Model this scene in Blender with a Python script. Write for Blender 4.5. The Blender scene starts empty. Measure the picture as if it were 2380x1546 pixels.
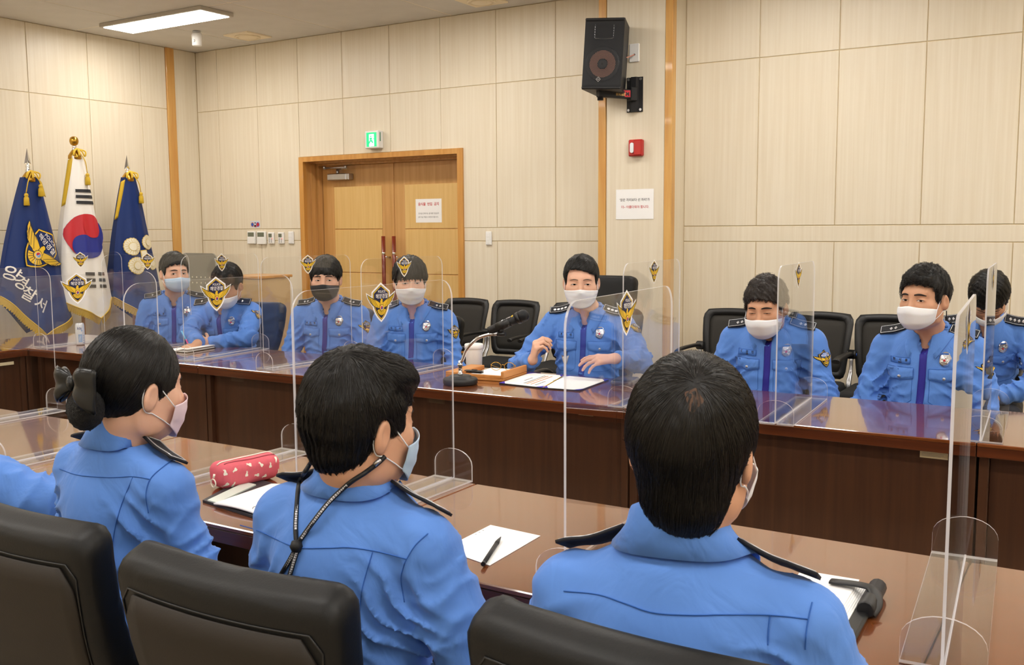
import bpy, math, random
import numpy as np
from mathutils import Vector, Matrix
random.seed(7); rng = np.random.default_rng(7)
SC = bpy.context.scene
ONLY = None
COL = SC.collection
PI = math.pi

# ------------------------------------------------------------------ camera
CF, CXP, CYP, CAMH = 2283.2, 1190.0, 773.0, 1.42
def cam_axes(yaw, pitch, roll):
    c, s = math.cos, math.sin
    f = np.array([-s(yaw)*c(pitch), c(yaw)*c(pitch), -s(pitch)])
    r = np.array([c(yaw), s(yaw), 0.0]); d = np.cross(f, r)
    return np.array([r*c(roll)+d*s(roll), -r*s(roll)+d*c(roll), f])
CM = cam_axes(math.radians(31.833), math.radians(6.093), math.radians(.356))
def at(px, py, axis, val):
    """point of the room that the photograph shows at (px, py), on the plane axis = val"""
    d = CM.T @ np.array([(px-CXP)/CF, (py-CYP)/CF, 1.0]); o = np.array([0, 0, CAMH])
    return o + d*((val-o[axis])/d[axis])
cam = bpy.data.cameras.new('camera'); camo = bpy.data.objects.new('camera', cam); COL.objects.link(camo)
cam.sensor_width = 36; cam.lens = CF/2380*36; cam.clip_start = .05
mw = Matrix.Identity(4)
for i in range(3):
    mw[i][0] = CM[0][i]; mw[i][1] = -CM[1][i]; mw[i][2] = -CM[2][i]
mw[2][3] = CAMH
camo.matrix_world = mw
cam.dof.use_dof = True; cam.dof.focus_distance = 4.7; cam.dof.aperture_fstop = 28
SC.camera = camo

# ------------------------------------------------------------------ world, lights, exposure
wd = bpy.data.worlds.new('world'); SC.world = wd; wd.use_nodes = True
wd.node_tree.nodes['Background'].inputs[0].default_value = (.9, .93, 1, 1)
wd.node_tree.nodes['Background'].inputs[1].default_value = .3
vs = SC.view_settings
vs.view_transform = 'Standard'; vs.look = 'None'; vs.gamma = 1; vs.use_curve_mapping = False
vs.exposure = 0.66
SC.cycles.transparent_max_bounces = 40
SC.cycles.max_bounces = 7; SC.cycles.diffuse_bounces = 4; SC.cycles.glossy_bounces = 3; SC.cycles.adaptive_threshold = .03
LAMP_POWER = 16.0           # emission of the ceiling panels' diffusers
ROOM = dict(xl=-7.417, xr=3.2, yb=6.4, yf=-3.2, zc=3.053)

# ------------------------------------------------------------------ materials
def lin(c):
    if isinstance(c, str):
        c = [int(c[i:i+2], 16) for i in (0, 2, 4)]
    return tuple(((v/255)/12.92 if v/255 <= .04045 else ((v/255+.055)/1.055)**2.4) for v in c)
MATS = {}
def mat(name, col, rough=.5, metal=0, spec=.5, noise=None, bump=None, coat=0, sheen=0, emit=None, sss=0, grain=None, wrinkle=None):
    """noise = (scale xyz, amount) colour variation; bump = (scale xyz, strength, distance); grain = wood grain (scale xyz, second colour)"""
    if name in MATS: return MATS[name]
    m = bpy.data.materials.new(name); m.use_nodes = True; nt = m.node_tree; N = nt.nodes; L = nt.links
    b = N['Principled BSDF']; c = lin(col)
    b.inputs['Base Color'].default_value = (*c, 1); b.inputs['Roughness'].default_value = rough
    b.inputs['Metallic'].default_value = metal; b.inputs['Specular IOR Level'].default_value = spec
    b.inputs['Coat Weight'].default_value = coat; b.inputs['Coat Roughness'].default_value = .05
    if sheen: b.inputs['Sheen Weight'].default_value = sheen; b.inputs['Sheen Roughness'].default_value = .4
    if sss:
        b.inputs['Subsurface Weight'].default_value = sss; b.inputs['Subsurface Radius'].default_value = (.012, .005, .003); b.inputs['Subsurface Scale'].default_value = .5
    if emit:
        b.inputs['Emission Color'].default_value = (*lin(emit[0]), 1); b.inputs['Emission Strength'].default_value = emit[1]
    def coords(scale):
        t = N.new('ShaderNodeTexCoord'); mp = N.new('ShaderNodeMapping'); mp.inputs['Scale'].default_value = scale
        L.new(t.outputs['Object'], mp.inputs[0]); return mp
    if noise:
        mp = coords(noise[0]); n = N.new('ShaderNodeTexNoise'); n.inputs['Scale'].default_value = 1; n.inputs['Detail'].default_value = 4
        L.new(mp.outputs[0], n.inputs['Vector'])
        mx = N.new('ShaderNodeMix'); mx.data_type = 'RGBA'; mx.blend_type = 'MULTIPLY'; mx.inputs[0].default_value = 1
        r = N.new('ShaderNodeMapRange'); r.inputs[1].default_value = .3; r.inputs[2].default_value = .7
        r.inputs[3].default_value = 1-noise[1]; r.inputs[4].default_value = 1+noise[1]
        L.new(n.outputs[0], r.inputs[0]); mx.inputs[6].default_value = (*c, 1); L.new(r.outputs[0], mx.inputs[7]); L.new(mx.outputs[2], b.inputs['Base Color'])
    if grain:
        oi = N.new('ShaderNodeObjectInfo'); mp = coords(grain[0]); n = N.new('ShaderNodeTexNoise'); n.noise_dimensions = '4D'
        n.inputs['Scale'].default_value = 1; n.inputs['Detail'].default_value = 5; n.inputs['Distortion'].default_value = .4
        mlt = N.new('ShaderNodeMath'); mlt.operation = 'MULTIPLY'; mlt.inputs[1].default_value = 37
        L.new(oi.outputs['Random'], mlt.inputs[0]); L.new(mlt.outputs[0], n.inputs['W']); L.new(mp.outputs[0], n.inputs['Vector'])
        rp = N.new('ShaderNodeValToRGB'); rp.color_ramp.elements[0].position = .35; rp.color_ramp.elements[1].position = .65
        rp.color_ramp.elements[0].color = (*c, 1); rp.color_ramp.elements[1].color = (*lin(grain[1]), 1)
        L.new(n.outputs[0], rp.inputs[0]); L.new(rp.outputs[0], b.inputs['Base Color'])
    if bump:
        mp = coords(bump[0]); n = N.new('ShaderNodeTexNoise'); n.inputs['Scale'].default_value = 1; n.inputs['Detail'].default_value = 3
        L.new(mp.outputs[0], n.inputs['Vector'])
        bp = N.new('ShaderNodeBump'); bp.inputs['Strength'].default_value = bump[1]; bp.inputs['Distance'].default_value = bump[2]
        L.new(n.outputs[0], bp.inputs['Height']); L.new(bp.outputs[0], b.inputs['Normal'])
        if wrinkle:
            mp = coords(wrinkle[0]); n2 = N.new('ShaderNodeTexNoise'); n2.inputs['Scale'].default_value = 1; n2.inputs['Detail'].default_value = 2.5; n2.inputs['Distortion'].default_value = 1.6
            L.new(mp.outputs[0], n2.inputs['Vector']); b2 = N.new('ShaderNodeBump'); b2.inputs['Strength'].default_value = wrinkle[1]; b2.inputs['Distance'].default_value = wrinkle[2]
            L.new(n2.outputs[0], b2.inputs['Height']); L.new(b2.outputs[0], bp.inputs['Normal'])
    MATS[name] = m; return m
def acrylic(name, tint, edge=0.0, ior=1.49):
    """clear sheet: lets light straight through, reflects by Fresnel; edge = share of white painted in for light piped to the cut edges"""
    m = bpy.data.materials.new(name); m.use_nodes = True; nt = m.node_tree; N = nt.nodes; L = nt.links
    N.remove(N['Principled BSDF']); out = N['Material Output']
    t = N.new('ShaderNodeBsdfTransparent'); t.inputs[0].default_value = (*tint, 1)
    g = N.new('ShaderNodeBsdfGlossy'); g.inputs['Roughness'].default_value = .01 if not edge else .15
    f = N.new('ShaderNodeFresnel'); f.inputs[0].default_value = ior
    # a ray meets the back face from inside: use the geometry's facing so both faces reflect as seen from air
    geo = N.new('ShaderNodeNewGeometry'); dp = N.new('ShaderNodeVectorMath'); dp.operation = 'DOT_PRODUCT'
    L.new(geo.outputs['Normal'], dp.inputs[0]); L.new(geo.outputs['Incoming'], dp.inputs[1])
    ab = N.new('ShaderNodeMath'); ab.operation = 'ABSOLUTE'; L.new(dp.outputs['Value'], ab.inputs[0])
    om = N.new('ShaderNodeMath'); om.operation = 'SUBTRACT'; om.inputs[0].default_value = 1; L.new(ab.outputs[0], om.inputs[1])
    pw = N.new('ShaderNodeMath'); pw.operation = 'POWER'; pw.inputs[1].default_value = 5; L.new(om.outputs[0], pw.inputs[0])
    ma = N.new('ShaderNodeMath'); ma.operation = 'MULTIPLY_ADD'; ma.inputs[1].default_value = .955; ma.inputs[2].default_value = .045; L.new(pw.outputs[0], ma.inputs[0])
    N.remove(f)
    mx = N.new('ShaderNodeMixShader'); L.new(ma.outputs[0], mx.inputs[0]); L.new(t.outputs[0], mx.inputs[1]); L.new(g.outputs[0], mx.inputs[2])
    last = mx
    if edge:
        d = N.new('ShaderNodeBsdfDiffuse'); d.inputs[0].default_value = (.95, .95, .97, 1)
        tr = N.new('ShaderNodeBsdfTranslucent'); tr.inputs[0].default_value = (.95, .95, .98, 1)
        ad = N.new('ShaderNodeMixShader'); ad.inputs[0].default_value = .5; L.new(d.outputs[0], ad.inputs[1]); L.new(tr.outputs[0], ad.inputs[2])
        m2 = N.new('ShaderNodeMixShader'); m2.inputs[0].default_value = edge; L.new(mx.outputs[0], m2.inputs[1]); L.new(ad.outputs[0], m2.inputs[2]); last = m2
    L.new(last.outputs[0], out.inputs[0]); MATS[name] = m; return m

M_wall = mat('maple laminate', 'e5dbc6', .38, grain=((46, 46, 1.1), 'ded2ba'), spec=.4)
M_gap = mat('panel joint', 'cdba92', .7)
M_ceil = mat('ceiling board', 'd9d6d1', .85, noise=((6, 6, 6), .03))
M_ceilj = mat('ceiling joint', 'f6ecd8', .7)
M_trim = mat('orange pine', 'd9ab62', .35, grain=((26, 26, 1.6), 'c9924a'), coat=.3)
M_door = mat('oak stile', 'd0a064', .4, grain=((34, 34, 1.4), 'c19150'), coat=.2)
M_doorp = mat('oak panel', 'deba78', .42, grain=((60, 60, 2), 'd7b06b'))
M_frame = mat('oak frame', 'cf984e', .35, grain=((30, 30, 2), 'be843b'), coat=.3)
M_floor = mat('floor vinyl', 'a89a86', .45, noise=((3, 3, 3), .06))
M_white = mat('white plastic', 'ecebe8', .35)
M_paper = mat('white paper', 'f5f5f4', .7)
M_ink = mat('black print', '26262a', .7)
M_red = mat('red print', 'c22a35', .6)
M_steel = mat('brushed steel', 'b9b9bb', .3, 1)
M_chrome = mat('chrome', 'dddddd', .08, 1)
M_black = mat('black plastic', '161617', .45)
M_matte = mat('black metal', '1d1d20', .55, .2)
M_leather = mat('black leather', '0d0e0f', .48, bump=((260, 260, 260), .25, .001), spec=.32)
M_navyl = mat('navy leather', '121827', .42, bump=((260, 260, 260), .25, .001), spec=.5)
M_backsh = mat('brown black chair shell', '1c150d', .66, bump=((300, 300, 300), .2, .001))
M_mesh = mat('black mesh fabric', '2a2722', .8, bump=((700, 700, 700), .4, .001))
M_fab = mat('black seat fabric', '111112', .9, bump=((600, 600, 600), .4, .001))
M_top = mat('walnut lacquer', '7a431f', .2, grain=((1.2, 30, 30), '6b3818'), coat=1.0, spec=.5)
M_panel = mat('dark walnut', '4d2e1b', .38, grain=((40, 40, 1.5), '412515'), coat=.1)
M_lip = mat('walnut edge', '5e2e16', .28, grain=((1.2, 60, 60), '4a2310'), coat=.3)
M_brass = mat('gold', 'c79a3e', .25, 1)
M_acr = acrylic('clear acrylic', (.985, .985, .985))
M_acre = acrylic('acrylic edge painted glow', (.9, .9, .93), .62)  # whitish edge colour stands in for the glow of light piped through the sheet
M_acrb = acrylic('clear acrylic base', (.97, .972, .975))
M_navy = mat('navy print', '161c4a', .5)
M_yel = mat('yellow print', 'efc526', .5)
M_outl = mat('dark outline print', '15172c', .6)
M_stw = mat('sticker white', 'fafafa', .5)
M_blue = mat('blue print', '2a55b5', .5)

# ------------------------------------------------------------------ mesh helpers
class MB:
    """collects faces; build() links ONE mesh object"""
    def __init__(s): s.v = []; s.f = []; s.m = []; s.s = []; s.n = 0; s.X = None
    def put(s, V, F, mi=0, sm=False):
        V = np.asarray(V, float)
        if s.X is not None: V = V @ np.array(s.X.to_3x3()).T + np.array(s.X.translation)
        s.v.append(V)
        for f in F: s.f.append([int(i)+s.n for i in f]); s.m.append(mi); s.s.append(sm)
        s.n += len(V); return s
    def box(s, lo, hi, mi=0, c=0.0):
        x0, y0, z0 = lo; x1, y1, z1 = hi
        if c <= 0:
            V = [(x, y, z) for z in (z0, z1) for y in (y0, y1) for x in (x0, x1)]
            return s.put(V, [(0, 2, 3, 1), (4, 5, 7, 6), (0, 1, 5, 4), (2, 6, 7, 3), (0, 4, 6, 2), (1, 3, 7, 5)], mi)
        c = min(c, .49*min(x1-x0, y1-y0, z1-z0)); V = []; idx = {}
        for a in range(3):
            for sx in (0, 1):
                for sy in (0, 1):
                    for sz in (0, 1):
                        q = [x0 if not sx else x1, y0 if not sy else y1, z0 if not sz else z1]; sg = (sx, sy, sz)
                        for b in range(3):
                            if b != a: q[b] += c if not sg[b] else -c
                        idx[(a, sx, sy, sz)] = len(V); V.append(q)
        F = []
        for a in range(3):
            b, d = (a+1) % 3, (a+2) % 3
            for sa in (0, 1):
                q = []
                for sb, sd in ((0, 0), (1, 0), (1, 1), (0, 1)):
                    k = [0, 0, 0]; k[a] = sa; k[b] = sb; k[d] = sd; q.append(idx[(a, *k)])
                F.append(q if sa else q[::-1])
        for a in range(3):
            b, d = (a+1) % 3, (a+2) % 3
            for sb in (0, 1):
                for sd in (0, 1):
                    k0 = [0, 0, 0]; k0[b] = sb; k0[d] = sd; k1 = list(k0); k1[a] = 1
                    q = [idx[(b, *k0)], idx[(b, *k1)], idx[(d, *k1)], idx[(d, *k0)]]
                    F.append(q if (sb ^ sd) == 0 else q[::-1]) if False else F.append(q)
        for sx in (0, 1):
            for sy in (0, 1):
                for sz in (0, 1): F.append([idx[(a, sx, sy, sz)] for a in range(3)])
        V = np.array(V); ctr = V.mean(0); G = []
        for q in F:
            n = np.cross(V[q[1]]-V[q[0]], V[q[2]]-V[q[0]]); G.append(q if n @ (V[q].mean(0)-ctr) > 0 else q[::-1])
        return s.put(V, G, mi)
    def prism(s, poly, axis, a, b, mi=0, mside=None, c=0.0):
        """closed polygon (2D points) extruded along axis from a to b"""
        P = np.array(poly, float); n = len(P)
        ar = .5*np.sum(P[:, 0]*np.roll(P[:, 1], -1)-np.roll(P[:, 0], -1)*P[:, 1])
        if ar < 0: P = P[::-1]
        if b < a: a, b = b, a
        o = [(1, 2), (2, 0), (0, 1)][axis]
        V = np.zeros((2*n, 3)); V[:n, o[0]] = V[n:, o[0]] = P[:, 0]; V[:n, o[1]] = V[n:, o[1]] = P[:, 1]; V[:n, axis] = a; V[n:, axis] = b
        s.put(V, [list(range(n))[::-1], list(range(n, 2*n))], mi); s.n -= 2*n; k = s.v.pop()
        s.v.append(k); base = s.n; s.n += 2*n
        for i in range(n):
            j = (i+1) % n; s.f.append([base+i, base+j, base+n+j, base+n+i]); s.m.append(mi if mside is None else mside); s.s.append(False)
        return s
    def tube(s, pts, r, n=8, mi=0, cap=True, sm=True, flat=1.0):
        P = np.array(pts, float); k = len(P); rr = np.broadcast_to(np.asarray(r, float), (k,))
        T = np.gradient(P, axis=0); T /= np.linalg.norm(T, axis=1)[:, None]+1e-12
        up = np.array([0, 0, 1.0]) if abs(T[0][2]) < .9 else np.array([1.0, 0, 0])
        V = []; U = np.cross(T[0], up); U /= np.linalg.norm(U)
        for i in range(k):
            U = U-T[i]*(U@T[i]); U /= np.linalg.norm(U)+1e-12; W = np.cross(T[i], U)
            for j in range(n):
                t = 2*PI*j/n; V.append(P[i]+rr[i]*(math.cos(t)*U+flat*math.sin(t)*W))
        F = [(i*n+j, i*n+(j+1) % n, (i+1)*n+(j+1) % n, (i+1)*n+j) for i in range(k-1) for j in range(n)]
        s.put(V, F, mi, sm)
        if cap:
            b = s.n-k*n; s.f += [[b+j for j in range(n)][::-1], [b+(k-1)*n+j for j in range(n)]]; s.m += [mi, mi]; s.s += [False, False]
        return s
    def lathe(s, prof, ctr=(0, 0, 0), n=24, mi=0, axis=2, sm=True):
        """profile of (radius, height) turned about an axis through ctr"""
        V = []; o = [(1, 2), (2, 0), (0, 1)][axis]
        for r, h in prof:
            for j in range(n):
                q = [0, 0, 0]; t = 2*PI*j/n; q[o[0]] = r*math.cos(t); q[o[1]] = r*math.sin(t); q[axis] = h; V.append([q[i]+ctr[i] for i in range(3)])
        k = len(prof); F = [(i*n+j, i*n+(j+1) % n, (i+1)*n+(j+1) % n, (i+1)*n+j) for i in range(k-1) for j in range(n)]
        s.put(V, F, mi, sm); b = s.n-k*n
        s.f += [[b+j for j in range(n)][::-1], [b+(k-1)*n+j for j in range(n)]]; s.m += [mi, mi]; s.s += [False, False]
        return s
    def grid(s, G, mi=0, sm=True, flip=False, close=False):
        """grid of points (rows, cols, 3)"""
        G = np.asarray(G, float); a, b = G.shape[:2]; F = []
        for i in range(a-1):
            for j in range(b if close else b-1):
                q = (i*b+j, i*b+(j+1) % b, (i+1)*b+(j+1) % b, (i+1)*b+j); F.append(q[::-1] if flip else q)
        return s.put(G.reshape(-1, 3), F, mi, sm)
    def slab(s, G, t, mi=0, sm=True):
        """grid of points given thickness t along its own normals: a closed sheet"""
        G = np.asarray(G, float); du = np.gradient(G, axis=1); dv = np.gradient(G, axis=0)
        n = np.cross(du, dv); n /= np.linalg.norm(n, axis=2)[..., None]+1e-12; B = G-n*t
        a, b = G.shape[:2]; o = a*b; F = []
        for i in range(a-1):
            for j in range(b-1):
                q = (i*b+j, i*b+j+1, (i+1)*b+j+1, (i+1)*b+j); F.append(q); F.append(tuple(k+o for k in q[::-1]))
        ring = [(0, j) for j in range(b)]+[(i, b-1) for i in range(1, a)]+[(a-1, j) for j in range(b-2, -1, -1)]+[(i, 0) for i in range(a-2, 0, -1)]
        R = [i*b+j for i, j in ring]
        for i in range(len(R)):
            p, q = R[i], R[(i+1) % len(R)]; F.append((q, p, p+o, q+o))
        return s.put(np.concatenate([G.reshape(-1, 3), B.reshape(-1, 3)]), F, mi, sm)
    def build(s, name, mats, parent=None, loc=None, rot=None):
        me = bpy.data.meshes.new(name); V = np.concatenate(s.v) if s.v else np.zeros((0, 3))
        me.from_pydata(V.tolist(), [], s.f)
        for m in (mats if isinstance(mats, (list, tuple)) else [mats]): me.materials.append(m)
        me.polygons.foreach_set('material_index', s.m); me.polygons.foreach_set('use_smooth', s.s); me.update()
        return link(name, me, parent, loc, rot)
def link(name, data, parent=None, loc=None, rot=None):
    o = bpy.data.objects.new(name, data); COL.objects.link(o)
    if parent is not None: o.parent = parent
    if loc is not None: o.location = loc
    if rot is not None: o.rotation_euler = rot
    return o
def tag(o, label=None, cat=None, group=None, kind=None):
    for k, v in (('label', label), ('category', cat), ('group', group), ('kind', kind)):
        if v: o[k] = v
    return o
def thing(name, label, cat, loc=(0, 0, 0), rz=0, group=None):
    o = link(name, None, None, loc, (0, 0, rz)); return tag(o, label, cat, group)
def copy_tree(o, parent=None):
    c = o.copy(); COL.objects.link(c)
    if parent is not None: c.parent = parent
    for ch in list(o.children): copy_tree(ch, c)
    return c
def text_mesh(body, size, bold=0.0, align='CENTER'):
    """flat lettering: (verts (n,2), faces) centred on its own box"""
    c = bpy.data.curves.new('t', 'FONT'); c.body = body; c.size = size; c.align_x = align; c.resolution_u = 3; c.offset = bold*size
    o = bpy.data.objects.new('t', c); COL.objects.link(o); dg = bpy.context.evaluated_depsgraph_get()
    m = bpy.data.meshes.new_from_object(o.evaluated_get(dg)); V = np.array([v.co[:2] for v in m.vertices]) if len(m.vertices) else np.zeros((0, 2))
    F = [list(p.vertices) for p in m.polygons]
    bpy.data.objects.remove(o); bpy.data.curves.remove(c); bpy.data.meshes.remove(m)
    if len(V):
        V[:, 1] -= (V[:, 1].min()+V[:, 1].max())/2
        if align == 'CENTER': V[:, 0] -= (V[:, 0].min()+V[:, 0].max())/2
    return V, F
def lay(V2, org, ux, uy, off=0.0):
    """2D points to 3D on the plane at org spanned by ux, uy"""
    V2 = np.asarray(V2, float); ux = np.asarray(ux, float); uy = np.asarray(uy, float); n = np.cross(ux, uy); n /= np.linalg.norm(n)+1e-12
    return np.asarray(org, float)+V2[:, :1]*ux+V2[:, 1:2]*uy+n*off
def put_text(mb, body, size, org, ux, uy, mi=0, off=.0004, bold=0.0, pos=(0, 0), rot=0, align='CENTER'):
    V, F = text_mesh(body, size, bold, align)
    if not len(V): return
    c, s = math.cos(rot), math.sin(rot); V = V@np.array([[c, s], [-s, c]])+np.array(pos)
    mb.put(lay(V, org, ux, uy, off), F, mi)
def smooth_path(pts, n):
    """Catmull-Rom through pts"""
    P = np.array(pts, float); P = np.vstack([2*P[0]-P[1], P, 2*P[-1]-P[-2]]); out = []
    k = len(P)-3
    for t in np.linspace(0, k-1e-9, n):
        i = int(t); u = t-i; a, b, c, d = P[i:i+4]
        out.append(.5*((2*b)+(-a+c)*u+(2*a-5*b+4*c-d)*u*u+(-a+3*b-3*c+d)*u**3))
    return np.array(out)
def ring2(cx, cy, r, n=24, a0=0, a1=2*PI):
    return [(cx+r*math.cos(a0+(a1-a0)*i/n), cy+r*math.sin(a0+(a1-a0)*i/n)) for i in range(n + (0 if abs(a1-a0-2*PI) < 1e-6 else 1))]
def round_rect(x0, y0, x1, y1, r, n=5, corners=(1, 1, 1, 1)):
    P = []
    for (cx, cy, a), on in zip(((x1-r, y0+r, -PI/2), (x1-r, y1-r, 0), (x0+r, y1-r, PI/2), (x0+r, y0+r, PI)), corners):
        if on: P += [(cx+r*math.cos(a+PI/2*i/n), cy+r*math.sin(a+PI/2*i/n)) for i in range(n+1)]
        else: P.append({-PI/2: (x1, y0), 0: (x1, y1), PI/2: (x0, y1), PI: (x0, y0)}[a])
    return P

def tess(P, step):
    """flat polygon cut into small triangles: (verts, faces)"""
    import bmesh
    bm = bmesh.new(); vs_ = [bm.verts.new((float(p[0]), float(p[1]), 0)) for p in P]
    try: bm.faces.new(vs_)
    except ValueError: pass
    bmesh.ops.triangulate(bm, faces=bm.faces[:])
    for _ in range(6):
        lng = [e for e in bm.edges if e.calc_length() > step]
        if not lng: break
        bmesh.ops.subdivide_edges(bm, edges=lng, cuts=1); bmesh.ops.triangulate(bm, faces=bm.faces[:])
    bm.verts.index_update(); V = np.array([v.co[:2] for v in bm.verts]); F = [[v.index for v in f.verts] if f.normal.z >= 0 else [v.index for v in f.verts][::-1] for f in bm.faces]
    bm.free(); return V, F
# ------------------------------------------------------------------ room shell
XL, XR, YB, YF, ZC = ROOM['xl'], ROOM['xr'], ROOM['yb'], ROOM['yf'], ROOM['zc']
Z0, Z1, Z2 = 1.318, 1.422, 2.507            # chair rail bottom / top, upper joint
def struct(name, mb, mats, parent=None, label=None):
    o = mb.build(name, mats, parent)
    if parent is None: o['kind'] = 'structure'
    if label: o['label'] = label
    return o
floor = struct('floor', MB().box((XL-.1, YF-.1, -.1), (XR+.1, YB+.5, 0)), M_floor)
struct('wall_right', MB().box((XR, YF-.1, 0), (XR+.1, YB+.1, ZC)), M_wall)
struct('wall_front', MB().box((XL-.1, YF-.1, 0), (XR+.1, YF, ZC)), M_wall)
DX0, DX1, DZ = -6.138, -4.409, 2.04         # outer edge of the door casing
b = MB(); g = .005
b.box((XL-.1, YB+g, 0), (DX0+.02, YB+.12, ZC)).box((DX1-.02, YB+g, 0), (XR+.1, YB+.12, ZC)).box((DX0+.02, YB+g, DZ-.02), (DX1-.02, YB+.12, ZC))
wallb = struct('wall_back', b, M_gap)
b = MB().box((XL-.1, YF, 0), (XL-g, YB+.1, ZC)); walll = struct('wall_left', b, M_gap)
J = .0024                                     # half joint
pan_cache = {}
def panel(parent, axis, a0, a1, z0, z1, name='panel'):
    """one laminate panel standing proud of the wall"""
    w, h = a1-a0-2*J, z1-z0-2*J
    key = (axis, round(w, 3), round(h, 3))
    if key not in pan_cache:
        m = MB()
        if axis == 1: m.box((-w/2, 0, -h/2), (w/2, g+.004, h/2), 0, .002)
        else: m.box((-g-.004, -w/2, -h/2), (0, w/2, h/2), 0, .002)
        o = m.build(name, M_wall, parent); pan_cache[key] = o.data
    else: o = link(name, pan_cache[key], parent)
    o.location = ((a0+a1)/2, YB, (z0+z1)/2) if axis == 1 else (XL, (a0+a1)/2, (z0+z1)/2)
    return o
cols = [XL, -7.139, -6.638, -6.138, -5.633, -5.129, -4.621, -4.102, -3.586, -3.117]
for i in range(len(cols)-1):
    x0, x1 = cols[i], cols[i+1]
    panel(wallb, 1, x0, x1, Z2, ZC)
    if x1 <= DX0+.01: panel(wallb, 1, x0, x1, Z1, Z2); panel(wallb, 1, x0, x1, 0, Z0)
    elif x0 >= DX1: panel(wallb, 1, x0, x1, Z1, Z2); panel(wallb, 1, x0, x1, 0, Z0)
    elif x1 < DX1: panel(wallb, 1, x0, x1, DZ, Z2)
    else:
        m = MB(); m.prism([(x0+J, DZ), (DX1, DZ), (DX1, Z1+J), (x1-J, Z1+J), (x1-J, Z2-J), (x0+J, Z2-J)][::-1], 1, YB, YB+g+.004)
        # axis 1 expects (z, x)
        m = MB(); m.prism([(DZ, x0+J), (DZ, DX1), (Z1+J, DX1), (Z1+J, x1-J), (Z2-J, x1-J), (Z2-J, x0+J)], 1, YB, YB+g+.004); m.build('panel', M_wall, wallb)
        panel(wallb, 1, DX1-J, x1, 0, Z0)
panel(wallb, 1, XL, DX0+J, Z0, Z1, 'chair_rail'); panel(wallb, 1, DX1-J, -3.117, Z0, Z1, 'chair_rail')
colr = [-2.577, -2.069, -1.563, -1.054, -.546, -.03, .486, 1.0, 1.52, 2.04, 2.6, 3.2]
for x0, x1 in zip(colr[:-1], colr[1:]):
    for z0, z1 in ((0, Z0), (Z1, Z2), (Z2, ZC)): panel(wallb, 1, x0, x1, z0, z1)
panel(wallb, 1, -2.577, XR, Z0, Z1, 'chair_rail')
ys = [1.5, 2.04, 2.575, 3.113, 3.65, 4.188, 4.726, 5.264, 5.784, 6.055]
for y0, y1 in zip(ys[:-1], ys[1:]):
    for z0, z1 in ((0, Z0), (Z1, Z2), (Z2, ZC)): panel(walll, 0, y0, y1, z0, z1)
panel(walll, 0, 1.5, 6.055, Z0, Z1, 'chair_rail')
panel(walll, 0, 6.145, 6.4, 0, ZC)
panel(walll, 0, YF, 1.5, 0, ZC)
struct('trim_1', MB().box((XL-.01, 6.055, 0), (XL+.012, 6.145, ZC), 0, .003), M_trim)
# pillar with two pine edges
PX0, PX1, PY = -3.117, -2.577, 6.175
pil = struct('wall_pillar', MB().box((PX0+.004, PY+.002, 0), (PX1-.002, YB+.02, ZC)), M_wall)
MB().box((-3.058, PY-.004, 0), (-2.629, PY+.01, ZC), 0, .002).build('panel', M_wall, pil)
struct('trim_2', MB().box((PX0, PY-.012, 0), (-3.060, PY+.05, ZC), 0, .003), M_trim)
struct('trim_3', MB().box((-2.627, PY-.012, 0), (PX1+.004, PY+.05, ZC), 0, .003), M_trim)
struct('baseboard_back', MB().box((DX1, YB-.012, 0), (-3.117, YB+.005, .09)).box((XL, YB-.012, 0), (DX0, YB+.005, .09)).box((-2.577, YB-.012, 0), (XR, YB+.005, .09)), M_trim)
struct('baseboard_left', MB().box((XL-.005, YF, 0), (XL+.012, YB, .09)), M_trim)
# ceiling: boards with pale joints
cb = MB().box((XL-.1, YF-.1, ZC+.002), (XR+.1, YB+.1, ZC+.1)); ceil = struct('ceiling', cb, M_ceilj)
cx = [XL, -6.66, -5.6, -4.505, -3.4, -2.3, -1.2, -.1, 1.0, 2.1, XR]; cy = [YF, -1.0, 1.05, 3.1, 5.16, YB]
ceil_cache = {}
for i in range(len(cx)-1):
    for j in range(len(cy)-1):
        m = MB(); m.box((cx[i]+.006, cy[j]+.006, ZC), (cx[i+1]-.006, cy[j+1]-.006, ZC+.02), 0, .002); m.build('ceiling_board', M_ceil, ceil)
# air vents
M_vent = mat('cream vent', 'f7e9cb', .5)
def vent(x, y, label):
    t = thing('ceiling_vent', label, 'vent', (x, y, ZC), 0)
    m = MB(); m.prism([(-.14, -.14), (.14, -.14), (.14, .14), (-.14, .14)], 2, -.012, 0); m.build('frame', M_vent, t)
    m = MB(); m.lathe([(.105, -.012), (.105, -.022), (.095, -.024), (.09, -.014), (0, -.014)][::-1], n=32); m.build('ring', M_vent, t)
    m = MB(); m.lathe([(.0, -.026), (.07, -.024), (.078, -.018), (.078, -.012)], n=32); m.build('damper', M_vent, t)
vent(-6.395, 6.085, 'round cream air vent in square frame on the ceiling right of the white sensor')
vent(-4.02, 6.085, 'air vent on the ceiling edge cut off at the top of the picture')
t = thing('motion_sensor', 'small white cylindrical sensor hanging from the ceiling near the corner', 'sensor', (-6.6, 5.719, ZC))
MB().lathe([(.032, 0), (.034, -.008), (.02, -.02)]).build('base', M_steel, t)
MB().lathe([(.02, -.016), (.038, -.018), (.042, -.03), (.040, -.115), (.034, -.122), (0, -.124)]).build('body', M_white, t)
m = MB(); m.lathe([(.012, 0), (.010, -.006), (0, -.008)], n=12, axis=1); m.build('lens', M_paper, t, loc=(.01, -.040, -.085))
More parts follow.
